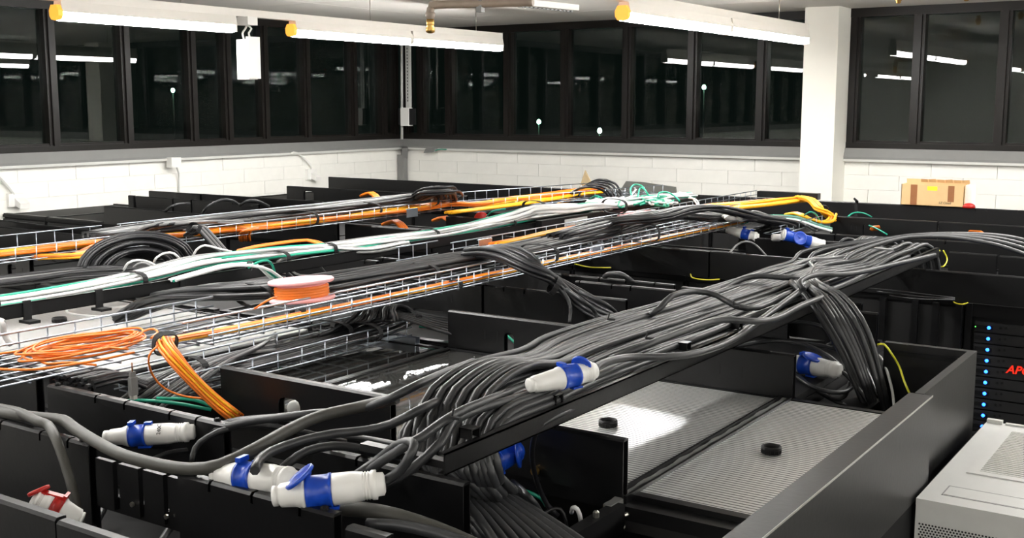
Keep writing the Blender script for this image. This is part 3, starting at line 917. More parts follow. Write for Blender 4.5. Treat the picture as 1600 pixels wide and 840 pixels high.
# black equipment with blue lights
t = thing('battery_cabinet', 'black cabinet with a column of blue lights at the right edge', 'cabinet', (-0.75, 6.3, 0))
x0, x1, y0 = -1.21, -0.2, 5.84
MB().box(x0, x1, y0 + 0.03, 7.0, 0.02, 1.99).build('body', 'black', t)
MB().box(x0, x0 + 0.03, y0, y0 + 0.03, 0.1, 1.985).build('door_edge', 'roof', t)
MB().box(x0 + 0.03, x1, y0 + 0.01, y0 + 0.03, 1.92, 1.985).build('top_strip', 'black', t)
for k in range(11):
    py = 512 + 17.1 * k
    px = 1545 - 1.15 * k
    c = PY(px, py, y0)
    u = MB().box(x0 + 0.045, x1 - 0.05, y0 + 0.008, y0 + 0.03, c.z - 0.024, c.z + 0.024).build('battery_module', 'dull', t)
    MB().box(x0 + 0.05, x0 + 0.13, y0 + 0.003, y0 + 0.008, c.z - 0.009, c.z + 0.009).build('label_bar', 'roof', u)
    MB().lathe([(0.0085, 0), (0.0085, 0.004), (0.004, 0.006)], (c.x, y0 + 0.004, c.z), (0, -1, 0), n=10).build('blue_light', 'led', u)
    g0 = PY(px - 21, py - 2, y0)
    MB().lathe([(0.003, 0), (0.003, 0.003)], (g0.x, y0 + 0.004, g0.z), (0, -1, 0), n=8).build('green_light', 'gled' if k in (0, 4, 6) else 'roof', u)
    for q in (18, 26):
        g0 = PY(px + q, py + 1, y0)
        MB().lathe([(0.006, 0), (0.006, 0.003)], (g0.x, y0 + 0.007, g0.z), (0, -1, 0), n=8).build('latch', 'roof', u)
c = PY(1590, 579, y0 - 0.001)
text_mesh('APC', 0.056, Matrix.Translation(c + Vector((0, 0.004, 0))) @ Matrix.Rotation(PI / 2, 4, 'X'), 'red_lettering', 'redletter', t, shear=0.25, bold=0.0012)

# rack fronts seen left of it (dark uprights)
t = thing('rack_front_frame', 'dark door frame of the third row, left of the blue lights', 'frame', (-1.3, 5.8, 0))
for a in (-1.62, -1.46, -1.36, -1.25):
    MB().box(a, a + 0.03, 5.80, 5.825, 0.05, 1.98).build('upright', 'black', t)

# ================================================================== LADDERS AND TRAYS
def ladder(name_label, x0, x1, y0, y1, z0, z1, rung=0.3, clamps=(), setback=0.0):
    t = thing('cable_ladder', name_label, 'cable ladder', ((x0 + x1) / 2, (y0 + y1) / 2, z0))
    for x, sgn in ((x0, 1), (x1, -1)):
        mb = MB()
        ya = y0 + (setback if sgn > 0 else 0)
        mb.box(min(x, x + sgn * 0.004), max(x, x + sgn * 0.004), ya, y1, z0, z1)
        mb.box(min(x, x + sgn * 0.018), max(x, x + sgn * 0.018), ya, y1, z1 - 0.003, z1)
        mb.box(min(x, x + sgn * 0.018), max(x, x + sgn * 0.018), ya, y1, z0, z0 + 0.003)
        mb.build('side_rail', 'black', t)
    y = y0 + 0.03
    first = None
    while y < y1:
        if first is None:
            first = MB().box(x0 + 0.004, x1 - 0.004, y - 0.013, y + 0.013, z0 + 0.006, z0 + 0.022).build('rung', 'black', t)
        else:
            inst(first, 'rung', ((x0 + x1) / 2, y, z0 + 0.006), t)
        y += rung
    for cy in clamps:
        MB().box(x1 - 0.004, x1 + 0.006, cy - 0.014, cy + 0.014, z0 - 0.012, z1 + 0.008).box(x1 - 0.02, x1 + 0.045, cy - 0.022, cy + 0.022, z0 - 0.022, z0 - 0.012).build('clamp', 'strap', t)
    return t


RL0, RL1 = -1.765, -1.352
lt = ladder('black cable ladder carrying the thick grey power cables', -1.60, RL1, 1.775, 5.85, 2.205, 2.25, setback=0.28)
for (px, py) in ((742, 682), (873, 628), (1067, 544), (1142, 510)):
    c = P(px, py, 2.253)
    MB().box(RL1 - 0.045, RL1 - 0.012, c.y - 0.016, c.y - 0.013, 2.25, 2.272).box(RL1 - 0.045, RL1 - 0.012, c.y + 0.013, c.y + 0.016, 2.25, 2.272).box(RL1 - 0.045, RL1 - 0.012, c.y - 0.016, c.y + 0.016, 2.27, 2.273).box(RL1 - 0.045, RL1 - 0.042, c.y - 0.016, c.y + 0.016, 2.25, 2.272).build('hook', 'black', lt)
cl = [P(px, py, 2.2).y for px, py in ((20, 490), (135, 472), (262, 450))]
ladder('black cable ladder carrying the white and green cables', -3.90, -3.685, 1.6, 8.2, 2.2, 2.25, clamps=cl)


def tray(label, origin, rot, width, length, h, sp=0.115, sides=(1, 1), nb=4, r=0.0027, mid=True, name='wire_tray', m='zinc'):
    """mesh tray along +Y of its own frame, width along +X"""
    t = thing(name, label, 'wire tray', origin)
    rw = Matrix.Rotation(rot, 4, 'Z')
    o = Vector(origin)

    def tp(x, y, z):
        return o + rw @ Vector((x, y, z))
    base = None
    xs = [width * k / nb for k in range(nb + 1)]
    lines = [(x, 0.0) for x in xs]
    for s, x in ((0, 0.0), (1, width)):
        if sides[s]:
            lines.append((x, h))
            if mid:
                lines.append((x, h * 0.48))
    for (x, z) in lines:
        a, b = tp(x, 0, z + 2 * r), tp(x, length, z + 2 * r)
        rr = r * 1.25 if z > 0.9 * h else r
        MB().tube([a, b], rr, 6).build('long_wire', m, t)
    n = int(length / sp)
    pts = ([(0, h + 2 * r)] if sides[0] else []) + [(0, 0), (width, 0)] + ([(width, h + 2 * r)] if sides[1] else [])
    for k in range(n + 1):
        y = 0.02 + k * sp
        if y > length:
            break
        if base is None:
            pl = []
            for i, (x, z) in enumerate(pts):
                pl.append(tp(x, y, z))
            base = MB().tube(pl, r, 5).build('cross_wire', m, t)
            bo = WORLD[base] - tp(0, y, 0)
        else:
            inst(base, 'cross_wire', tp(0, y, 0) + bo, t)
    return t


# narrow fibre tray N, wide left end W, black cable tray M, rear fibre tray O, low tray L, far trays T
tray('wide near end of the wire tray under the coil of orange fibre, left edge', (-3.195, 1.60, 2.185), 0, 0.36, 1.20, 0.065, 0.1, (1, 0), 6, 0.0033)
tray('narrow wire tray of orange fibre running past the pink reel', (-2.885, 2.40, 2.195), 0.003, 0.118, 4.55, 0.055, 0.11, (1, 1), 3, 0.003)
tray('wire tray under the long run of black cables, behind the pink reel', (-3.155, 3.05, 2.185), 0, 0.255, 4.6, 0.065, 0.12, (1, 0), 4, 0.0028, mid=False)
tray('wire tray rail piece standing alone above the pink reel', (-3.50, 4.22, 2.20), 0, 0.10, 0.33, 0.065, 0.11, (1, 0), 2, 0.003, mid=False)
tray('rear wire tray of orange fibre, long upright rail right of the white cable bundle', (-3.44, 4.58, 2.19), 0.018, 0.24, 4.3, 0.065, 0.115, (1, 0), 3, 0.0028, mid=True)
tray('low wire tray of black cables on the dark aisle cover', (-3.09, 2.28, 2.028), 0, 0.245, 1.24, 0.062, 0.119, (1, 1), 4, 0.0028)
tray('far wire tray, left piece with the orange fibre', (-5.665, 2.9, 2.18), 0, 0.52, 1.25, 0.07, 0.115, (1, 1), 5, 0.0032, mid=False)
tray('far wire tray, long piece with grey and orange cables', (-5.665, 4.26, 2.18), -0.0, 0.58, 2.55, 0.07, 0.125, (1, 1), 5, 0.003, mid=False)
tray('far wire tray, furthest piece with yellow fibre', (-5.50, 7.15, 2.18), -0.2, 0.62, 2.1, 0.07, 0.13, (1, 1), 5, 0.003, mid=False)
c = P(1218, 357, 2.2)
tray('short wire tray piece by the far blue plugs', (c.x - 0.1, c.y, 2.16), 0, 0.1, 0.8, 0.05, 0.11, (0, 1), 2, 0.0028, mid=False)
# C-channel under the low tray
c = P(632, 528, 2.02)
t = thing('tray_bracket', 'pale C-shaped bracket under the end of the low wire tray', 'bracket', (-2.95, c.y, 2.003))
MB().box(-3.1, -2.80, c.y - 0.015, c.y - 0.012, 2.003, 2.03).box(-3.1, -2.80, c.y + 0.012, c.y + 0.015, 2.003, 2.03).box(-3.1, -2.80, c.y - 0.015, c.y + 0.015, 2.003, 2.006).build('channel', 'zinc', t)
# couplers on trays
for px, py, lb in ((757, 382, 'coupling plate on the rear fibre tray above the black cable drop'), (933, 392, 'coupling plate on the narrow fibre tray near its far end'), (643, 333, 'coupling plate on the far wire tray')):
    c = P(px, py, 2.22)
    MBo = MB().box(c.x + 0.004, c.x + 0.008, c.y - 0.06, c.y + 0.06, 2.195, 2.25).box(c.x - 0.006, c.x + 0.008, c.y - 0.06, c.y + 0.06, 2.248, 2.252).build('tray_coupler', 'zinc')
    tag(MBo, lb, 'coupler')

#--PART3--
# ================================================================== POWER CABLES ON THE LADDER
GP = 'grey power cables lying on the black ladder'
LP = 'thick dark grey power cable in the flat run on the cable ladder'
rr = random.Random(11)
CR = 0.0098
lanes = []
for j, n in enumerate((18, 17, 11)):
    for i in range(n):
        lanes.append((RL0 + 0.022 + (i + (0.5 if j == 1 else 0)) * 0.0208 + (0.02 if j == 2 else 0), 2.2405 + j * 0.0168, j))


def lane_wave(x, y):
    return 0.016 * math.sin(2.1 * y + 5 * x) + 0.010 * math.sin(4.3 * y + 9 * x + 1.0)


fan = 0
for li, (x, z, j) in enumerate(lanes):
    frac = (x - RL0) / (RL1 - RL0)
    a, b = rr.uniform(-0.011, 0.011), rr.random() * 6.28
    # far end
    if li % 7 == 0 and j > 0:
        k = li / len(lanes)
        far = [(-0.72, 5.1 + 1.1 * k, 2.2), (-0.95, 5.2 + 0.9 * k, 2.285), (-1.12, 5.2 + 0.6 * k, 2.34), (-1.27 - 0.1 * k, 5.25, 2.365), (x + 0.03, 4.95, 2.315)]
        ystart = 4.75
    elif x > -1.6 and li % 2 == 1:
        far = None                            # these climb over the ladder side and drop into the rack
        ystart = 4.6
    else:
        far = [(x + 0.05, 5.93, 2.02), (x + 0.03, 5.88, 2.2), (x, 5.78, z + 0.012)]
        ystart = 5.6
    drop = far is None
    if drop:
        k = rr.random()
        q = 58 * (((li * 7) % 11) / 10 - 0.5)
        z_ = 0.02 * ((li * 5) % 3)
        far = [P(1378 + 0.5 * q, 665, 1.86), P(1358 + 0.75 * q, 600, 1.98 + z_), P(1338 + 0.95 * q, 545, 2.09 + z_), P(1314 + 1.1 * q, 497, 2.19 + z_), P(1288 + q, 462, 2.265 + 0.5 * z_), P(1266 + 0.8 * q, 447, 2.295), P(1256 + 0.6 * q, 436, 2.30)]
        ys = P(1262, 436, 2.3).y + 0.10
        pts = [tuple(p) for p in far] + [(max(x, -1.5), ys + 0.16, 2.302), (x, ys + 0.42, z + 0.02)]
        y = ys + 0.75
        while y < 5.7:
            pts.append((x + lane_wave(x, y), y, z))
            y += 0.25
        lb = 'thick grey power cable that leaves the ladder and drops behind the right fluted cover'
        cable('power_cable', [Vector(p) for p in pts], CR, 'cable', lb, 'grey power cables dropping off the ladder', 0.05)
        y = ys - 0.25
        pts = [(x + 0.0, ys + 0.1, z - 0.002)]
    else:
        pts = list(far)
        y = ystart
    # along the ladder towards the viewer
    y_end = 2.42
    while y > y_end:
        pts.append((x + lane_wave(x, y) + a * math.sin(3 * y + b), y, z + 0.007 * math.sin(2.7 * y + b)))
        y -= 0.22
    # the run narrows towards its near end
    def sq(p):
        f = min(1.0, max(0.0, (p[1] - 2.05) / 0.75))
        f = f * f * (3 - 2 * f)
        return (RL1 - (RL1 - p[0]) * (0.56 + 0.44 * f), p[1], p[2] + (1 - f) * (0.011 * (li % 2) + 0.008 * j))
    # near end: curl over the ladder end and slip under it towards the lower right
    s = frac
    yb = 1.93 + 0.10 * s + 0.03 * j - 0.02
    xb = x - 0.035 + 0.05 * s
    e = 0.02 * rr.uniform(-1, 1)
    if frac < 0.62 or j == 2:
        pts += [(x - 0.03, yb + 0.27, z + 0.012 + 0.006 * j), (xb - 0.035, yb + 0.12, z + 0.008), (xb - 0.015, yb + 0.02, z - 0.03), (xb + 0.05, yb - 0.02 + e, 2.155 + 0.01 * j), (xb + 0.14, yb + 0.02, 2.09)]
    else:
        pts += [(x, yb + 0.2, z + 0.004), (x - 0.02, yb + 0.04, z - 0.004), (x - 0.02, yb - 0.035, z - 0.05), (x + 0.02, yb - 0.03, 2.13)]
    u = ((li * 7) % 31) / 30.0 if li % 5 else ((li // 5) * 4 % 9) / 8.0
    fx = -1.52 + 0.09 * u
    vis = li % 5 == 0
    pts = [sq(p) if p[2] > 2.2 and p[1] < 3 else (sq(p)[0], p[1], p[2]) if p[1] < 3 else p for p in pts]
    if vis:
        pts += [tuple(P(690 + 45 * u, 728, 2.115)), tuple(P(710 + 66 * u, 762, 2.10 - 0.02 * u)), tuple(P(748 + 105 * u, 808, 2.07 - 0.03 * u)), tuple(P(782 + 148 * u, 860, 2.03 - 0.05 * u)), tuple(P(815 + 180 * u, 920, 1.98 - 0.03 * u))]
    else:
        pts += [(fx - 0.08, 2.06 + 0.1 * u, 2.03), (fx - 0.03, 2.1 + 0.12 * u, 1.96), (fx, 2.12 + 0.12 * u, 1.91)]
    cable('power_cable', [Vector(p) for p in pts], CR * rr.uniform(0.88, 1.14), 'cable', '%s layer power cable of the flat ladder run, %s from its far rail' % (('bottom', 'middle', 'top')[j], ORD[li - (0, 18, 35)[j]]), GP, 0.045)

# single cables that stand out on the run
for pp, lb in (
    ([(1000, 502, 2.25), (1018, 490, 2.285), (1032, 480, 2.305), (1050, 462, 2.335), (1085, 455, 2.335), (1120, 461, 2.32), (1150, 478, 2.295), (1185, 480, 2.285), (1225, 462, 2.28), (1260, 446, 2.25)], 'grey power cable arching up out of the middle of the ladder run'),
    ([(928, 578, 2.315), (945, 566, 2.312), (985, 558, 2.29), (1060, 556, 2.275), (1110, 545, 2.27), (1150, 527, 2.265), (1185, 502, 2.28), (1215, 480, 2.29), (1262, 445, 2.305)], 'grey power cable lying along the outer edge of the ladder beside the plug'),
    ([(950, 562, 2.255), (1000, 543, 2.285), (1060, 520, 2.30), (1110, 503, 2.31), (1140, 499, 2.31), (1180, 502, 2.30), (1215, 496, 2.29), (1250, 478, 2.29), (1290, 462, 2.28)], 'grey power cable swerving across the run before the ladder hooks'),
    ([(1255, 452, 2.31), (1250, 440, 2.33), (1275, 429, 2.34), (1330, 427, 2.33), (1400, 412, 2.31), (1460, 398, 2.29)], 'grey power cable looping round the head of the cables that drop'),
    ([(1120, 455, 2.27), (1160, 436, 2.30), (1190, 431, 2.31), (1240, 434, 2.31), (1290, 428, 2.30), (1350, 418, 2.30)], 'grey power cable along the far edge of the ladder crest'),
    ([(560, 745, 2.16), (590, 725, 2.20), (628, 700, 2.25), (660, 682, 2.27), (690, 660, 2.29), (725, 640, 2.297), (790, 614, 2.29), (850, 588, 2.26)], 'grey cable from the front paired plug up to the ladder end, upper one'),
    ([(600, 752, 2.18), (625, 735, 2.21), (640, 712, 2.245), (647, 697, 2.262), (641, 690, 2.265), (620, 695, 2.25), (588, 720, 2.2), (552, 745, 2.17)], 'grey cable bending in a tight hairpin at the ladder end'),
    ([(598, 758, 2.165), (640, 735, 2.2), (690, 690, 2.26), (706, 660, 2.28), (745, 640, 2.285), (810, 620, 2.28), (870, 600, 2.25)], 'grey cable from the front paired plug over the ladder corner'),
):
    cable('power_cable', W(*pp), 0.0105, 'cable', lb, 'single power cables over the ladder', 0.03)
# ties along the ladder
for px, py, w_ in ((712, 655, .30), (955, 500, .3), (1015, 530, .3), (1150, 480, .2)):
    c = P(px, py, 2.296)
    t = MB().box(c.x - 0.012, c.x + 0.012, c.y - 0.004, c.y + 0.004, c.z, c.z + 0.006).tube([(c.x - 0.01, c.y, c.z + 0.004), (c.x - 0.012, c.y + 0.01, c.z + 0.02)], 0.0025, 5).build('cable_tie', 'strap')
    tag(t, {712: 'black cable tie at the near end of the ladder run', 955: 'black cable tie on the upper edge of the ladder run', 1015: 'black cable tie in the middle of the ladder run', 1150: 'black cable tie below the crest of the ladder run'}[px], 'cable tie')

# thick loose cables at the lower left
lp = 'loose power cables at the lower left'
cable('power_cable', W((-30, 640, 2.15), (30, 648, 2.165), (65, 652, 2.165), (98, 656, 2.175), (118, 670, 2.175), (145, 687, 2.172), (190, 710, 2.165), (250, 726, 2.16), (300, 732, 2.165), (345, 726, 2.18), (400, 700, 2.20), (450, 672, 2.21), (500, 650, 2.215), (560, 636, 2.22), (620, 622, 2.25)), 0.0145, 'cable2', 'thickest worn grey cable sagging across the lower left', lp, 0.03, 9)
cable('power_cable', W((-20, 634, 2.16), (25, 642, 2.17), (60, 658, 2.178)) + [PY(75, 664, 1.615), PY(86, 682, 1.592), PY(100, 720, 1.58), PY(115, 770, 1.57), PY(125, 820, 1.56), PY(129, 870, 1.55)], 0.0125, 'cable2', 'grey cable bent over the trough panel and hanging down at the far left', lp, 0.03, 8)
cable('power_cable', W((305, 676, 2.10), (340, 670, 2.13), (390, 658, 2.165), (440, 652, 2.185), (490, 646, 2.2), (560, 640, 2.21), (610, 622, 2.26), (650, 602, 2.285), (700, 580, 2.27), (740, 565, 2.24)), 0.0112, 'cable', 'grey cable from the plug behind the panel to the ladder, upper edge', lp, 0.03)
cable('power_cable', W((165, 692, 2.06), (210, 694, 2.06), (262, 693, 2.06), (310, 680, 2.085), (360, 660, 2.13), (410, 654, 2.15), (470, 650, 2.17)), 0.0115, 'net', 'dark cable running just in front of the single blue and white plug', lp, 0.03)
cable('power_cable', W((398, 735, 2.20), (404, 720, 2.205), (425, 704, 2.21), (470, 688, 2.215), (520, 677, 2.22), (570, 672, 2.225), (612, 662, 2.24), (655, 640, 2.275), (700, 620, 2.27), (740, 604, 2.24)), 0.0108, 'cable', 'grey cable rising from the rear paired plug to the ladder', lp, 0.03)
cable('power_cable', W((436, 738, 2.15), (452, 722, 2.165), (480, 704, 2.18), (520, 696, 2.185), (560, 700, 2.17), (600, 714, 2.12), (640, 716, 2.1), (700, 705, 2.11)), 0.0108, 'cable', 'grey cable arching low between the paired plugs and the ladder', lp, 0.03)
cable('power_cable', W((300, 722, 2.06), (305, 700, 2.09), (325, 682, 2.12), (360, 668, 2.14), (410, 664, 2.14), (480, 676, 2.12), (540, 690, 2.08)), 0.0085, 'cable', 'thinner grey cable curving up behind the thickest worn cable', lp, 0.03)
cable('power_cable', W((345, 728, 2.03), (350, 705, 2.06), (338, 690, 2.075), (345, 670, 2.09), (400, 656, 2.12)), 0.007, 'cable', 'thin dark cable behind the thickest worn cable', lp, 0.03)
cable('power_cable', W((235, 720, 2.05), (250, 712, 2.06), (275, 705, 2.06), (330, 700, 2.05)), 0.007, 'cable', 'short grey cable peeping above the sag of the thickest cable', lp, 0.03)
cable('power_cable', W((140, 832, 1.93), (155, 808, 1.94), (168, 780, 1.96), (172, 760, 1.99)), 0.0095, 'cable', 'short grey cable behind the red plug, inside the trough', lp, 0.03)
cable('power_cable', W((250, 850, 1.92), (262, 830, 1.93), (275, 815, 1.95), (280, 800, 1.97)), 0.0095, 'cable', 'short grey cable at the bottom edge below the comb', lp, 0.03)
cable('power_cable', [PY(525, 792, 1.70), PY(590, 799, 1.72), PY(650, 815, 1.74), PY(710, 838, 1.76), PY(780, 870, 1.78)], 0.017, 'cable2', 'very thick grey cable below the front paired plug', lp, 0.03, 9)
cable('power_cable', [PY(575, 818, 1.66), PY(620, 820, 1.67), PY(680, 832, 1.68), (PY(740, 852, 1.69))], 0.012, 'cable', 'grey cable at the bottom edge beside the short trough panel', lp, 0.03, 8)
cable('power_cable', W((500, 690, 2.04), (540, 682, 2.06), (600, 690, 2.06), (640, 700, 2.07), (680, 715, 2.06)), 0.009, 'cable', 'dark cable under the ladder end, left of the cable loops', lp, 0.03)
# blue plug under the ladder has its coiled leads
for k in range(4):
    q = 6 * k
    cable('power_cable', W((765 + q * 2, 752, 2.04), (790 + q * 2, 757 + q, 2.05), (800 + q * 2.4, 780 + q, 2.0), (798 + q * 2.6, 805 + q, 1.95)), 0.0075, 'cable', 'dark lead curling down below the blue plug under the ladder', 'leads of the blue plug under the ladder', 0.03)
cable('ribbed_conduit', W((1000, 590, 2.2), (905, 634, 2.225), (860, 655, 2.225), (842, 668, 2.215), (833, 690, 2.17), (832, 720, 2.11), (840, 755, 2.04), (855, 788, 1.98), (872, 806, 1.95)), 0.0066, 'net', 'black ribbed conduit hanging from the ladder over the folded panel', None, 0.02, 8, cat='conduit')
cable('patch_lead', W((893, 800, 2.0), (895, 793, 2.02), (902, 795, 2.02), (908, 815, 1.98), (911, 860, 1.9)), 0.0055, 'netwhite', 'short white lead at the bottom edge by the rack bolts', None, 0.02)
cable('patch_lead', W((806, 762, 2.0), (825, 768, 2.0), (845, 778, 1.98), (853, 790, 1.96)), 0.0045, 'green', 'short green lead between the power cable fan and the folded panel', None, 0.02)
cable('patch_lead', W((842, 808, 1.97), (860, 796, 1.98), (876, 795, 1.98), (885, 815, 1.95), (890, 850, 1.9)), 0.0042, 'net', 'thin black lead looping by the rack bolts', None, 0.02)

# ------------------------------------------------------------------ plugs
def coupler(pa, pb, rad, label, lidpos=None, coll='blue', name='power_connector', text=None, body='white', lidup=Vector((0, 0, 1)), flip=False, split=(0.36, 0.56), lidr=1.05):
    """plug and socket joined: a to b along the axis; collar in the middle, hinged lid, ribbed gland ends"""
    a, b = Vector(pa), Vector(pb)
    L = (b - a).length
    ax = (b - a).normalized()
    t = thing(name, label, 'plug', a.lerp(b, 0.5) - Vector((0, 0, rad)), None)
    s0, s1 = split
    r = rad
    MB().lathe([(r * .45, 0), (r * .62, L * .01), (r * .62, L * .05), (r * .55, L * .055), (r * .72, L * .08), (r * .78, L * .2), (r * .92, L * (s0 - .04)), (r * 1.0, L * (s0 - .02)), (r * 1.0, L * s0)], a, ax, 24).build('socket_body', body, t)
    MB().lathe([(r * .95, L * s0), (r * 1.04, L * (s0 + .005)), (r * 1.04, L * (s0 + .03)), (r * .98, L * (s0 + .035)), (r * .98, L * (s1 - .03)), (r * 1.03, L * (s1 - .025)), (r * 1.03, L * s1)], a, ax, 24).build('collar', coll, t)
    mb = MB().lathe([(r * .9, L * s1), (r * .98, L * (s1 + .01)), (r * .95, L * .72), (r * .86, L * .8)] + [q for k in range(3) for q in ((r * .88, L * (.805 + .025 * k)), (r * .82, L * (.812 + .025 * k)), (r * .82, L * (.822 + .025 * k)))] + [(r * .9, L * .885), (r * .9, L * .925), (r * .72, L * .93), (r * .7, L * .985), (r * .5, L * 1.0)], a, ax, 24)
    mb.build('plug_body', body, t)
    side = ax.cross(lidup).normalized()
    upv = side.cross(ax).normalized()
    # hinge lug and lid
    h = a + ax * (L * (s0 + .03)) + upv * (r * 1.06)
    MB().obox(h + upv * (r * .12), ax, side, upv, L * .06, r * .9, r * .3).build('hinge', coll, t)
    if lidpos is not None:
        c = a + ax * (L * lidpos[0]) + upv * (r * lidpos[1]) + side * (r * lidpos[2])
        n = (ax * lidpos[3] + upv * lidpos[4] + side * lidpos[5]).normalized()
        R_ = r * lidr
        o = MB().lathe([(R_ * .94, -r * .12), (R_, -r * .08), (R_, r * .1), (R_ * .85, r * .14), (R_ * .8, r * .1)], c, n, 24).build('lid', coll, t)
        MB().obox(h.lerp(c, 0.5), (c - h).normalized(), side, (c - h).normalized().cross(side), (c - h).length, r * .5, r * .2).build('lid_arm', coll, t)
    else:
        MB().obox(a + ax * (L * (s1 + .03)) + upv * (r * 1.08), ax, side, upv, L * .08, r * .5, r * .22).build('latch', coll, t)
    # small foot latch at the other side
    MB().obox(a + ax * (L * (s1 - .02)) - upv * (r * 1.02) + side * (r * .2), ax, side, upv, L * .14, r * .6, r * .18).build('latch', coll, t)
    if text:
        tc = a + ax * (L * text[1]) + side * (r * text[2]) + upv * (r * text[3])
        nv = (side * text[2] + upv * text[3]).normalized()
        yv = -ax * (1 if not flip else -1)
        xv = yv.cross(nv)
        m = Matrix(((xv.x, yv.x, nv.x, tc.x), (xv.y, yv.y, nv.y, tc.y), (xv.z, yv.z, nv.z, tc.z), (0, 0, 0, 1)))
        text_mesh(text[0], r * .5, m, 'printed_text', 'ink', t)
    return t


coupler(P(162, 683, 2.10), P(305, 674, 2.115), 0.0285, 'blue and white plug lying alone between two trough panels, left', text=('240C', .64, .72, .64), split=(.29, .47))
coupler(P(335, 740, 2.155), P(462, 752, 2.17), 0.034, 'rear blue and white plug of the pair below the sagging cable', split=(.34, .53))
coupler(P(425, 775, 2.165), P(602, 755, 2.185), 0.034, 'front blue and white plug of the pair, resting over a trough panel', lidpos=(.26, 1.05, .1, -.55, .8, 0), split=(.30, .53))
coupler(P(826, 602, 2.305), P(930, 578, 2.315), 0.028, 'blue and white plug with open lid lying on the ladder run', lidpos=(.80, .75, -.1, .75, .45, -.4), split=(.46, .7), lidr=.9)
coupler(P(1215, 562, 2.035), P(1314, 579, 2.035), 0.034, 'blue and white plug half hidden behind the panel edge, beside the dropping cables', lidpos=(.58, 1.0, .25, .3, .9, 0), split=(.38, .58))
coupler(P(740, 738, 2.07), P(812, 700, 2.10), 0.032, 'blue plug with steel ring hanging under the near end of the ladder', lidpos=(.8, .1, .9, .8, 0, .8), body='blue', split=(.3, .5))
c0 = P(740, 738, 2.07).lerp(P(812, 700, 2.10), 0.16)
t = coupler(P(128, 815, 2.06), P(48, 783, 2.11), 0.034, 'red and white plug in the front trough at the lower left', lidpos=(.95, .8, .1, .7, .6, .2), coll='red', split=(.42, .62), lidr=.7)
coupler(P(1222, 366, 2.2), P(1292, 384, 2.13), 0.034, 'far blue plug with round blue lid facing the camera', lidpos=(.36, .2, .9, 0, .3, 1), split=(.05, .62), lidr=1.2)
coupler(P(1135, 358, 2.19), P(1185, 371, 2.15), 0.034, 'far blue and white plug at the end of the narrow fibre tray', split=(.5, .75))
c = P(1288, 383, 2.11)
# white fittings
t = tag(MB().lathe([(0.022, 0), (0.027, 0.006), (0.027, 0.03), (0.02, 0.035)], P(468, 637, 2.01), (0.2, -1, 0.15), 20).build('white_fitting', 'lightgrey'), 'pale round fitting seen through the opening in the panel before the dark cover', 'fitting')
for px, py, z, lb in ((1205, 371, 2.17, 'small white cable end left of the far blue plugs'), (1220, 366, 2.18, 'white cable end touching the far blue plug')):
    tag(MB().lathe([(0.015, 0), (0.022, 0.01), (0.022, 0.05), (0.012, 0.06)], P(px, py, z), (0.8, 0.4, 0), 14).build('cable_end', 'white'), lb, 'fitting')
tag(MB().box(0, 0.05, 0, 0.012, 0, 0.010).build('white_fitting', 'white', None, (0.025, 0, 0)), 'x', 'fitting')
o = bpy.data.objects['white_fitting.001']
o.location = P(1068, 592, 2.012)
WORLD[o] = o.location.copy()
o['label'] = 'small white fitting lying on the cover under the ladder'

# cables around the plug behind the right cover
gl = 'loose cables beside the half hidden plug'
for i, pp in enumerate((
    [(1150, 520, 2.06), (1205, 503, 2.12), (1250, 503, 2.13), (1285, 510, 2.12), (1302, 525, 2.1), (1308, 545, 2.07)],
    [(1130, 545, 2.05), (1200, 533, 2.09), (1255, 537, 2.1), (1300, 560, 2.06), (1330, 590, 2.0), (1352, 625, 1.94), (1362, 650, 1.9)],
    [(1232, 578, 2.0), (1270, 604, 2.0), (1312, 613, 1.99), (1332, 603, 1.99), (1327, 585, 2.0), (1312, 570, 2.02), (1290, 552, 2.04)],
    [(1228, 582, 1.99), (1262, 600, 1.98), (1300, 622, 1.96), (1320, 618, 1.97), (1328, 596, 1.98)],
    [(1232, 572, 2.01), (1258, 596, 1.99), (1290, 618, 1.96), (1318, 632, 1.94), (1340, 645, 1.9)],
    [(1228, 590, 1.97), (1245, 610, 1.96), (1268, 632, 1.94), (1275, 650, 1.9)],
    [(1240, 535, 2.07), (1290, 541, 2.07), (1325, 555, 2.05), (1345, 580, 2.02), (1358, 615, 1.96), (1366, 650, 1.9)],
    [(1312, 580, 2.03), (1322, 585, 2.02), (1340, 605, 1.99), (1356, 628, 1.95)],
    [(1228, 603, 1.96), (1240, 601, 1.965), (1258, 602, 1.965), (1275, 612, 1.95)],
    [(1292, 540, 2.07), (1312, 532, 2.09), (1335, 548, 2.07), (1352, 575, 2.03), (1372, 620, 1.96)],
)):
    cable('power_cable', W(*pp), 0.0078, 'cable', ['grey cable arching over the panel above the half hidden plug', 'long grey cable swinging past the half hidden plug', 'grey cable in a loop round the half hidden plug', 'grey cable in a lower loop under the half hidden plug',
          'grey cable slanting under the half hidden plug', 'dark cable at the corner of the panel beside the half hidden plug', 'upper grey cable over the half hidden plug', 'lead leaving the half hidden plug at its right end', 'short cable poking out behind the panel edge', 'grey cable between the half hidden plug and the dropping cables'][i], gl, 0.025)
cable('patch_lead', W((1366, 552, 2.09), (1376, 558, 2.09), (1386, 580, 2.05), (1394, 610, 2.0), (1398, 645, 1.94)), 0.0048, 'netwhite', 'white lead beside the dropping cables at the open cabinet', None, 0.02)
cable('earth_wire', W((1371, 538, 2.155), (1382, 538, 2.155), (1393, 552, 2.13), (1405, 572, 2.08), (1413, 596, 2.05), (1421, 614, 2.02)), 0.0036, 'earth', 'yellow earth wire hanging into the open black cabinet', None, 0.02, cat='wire')
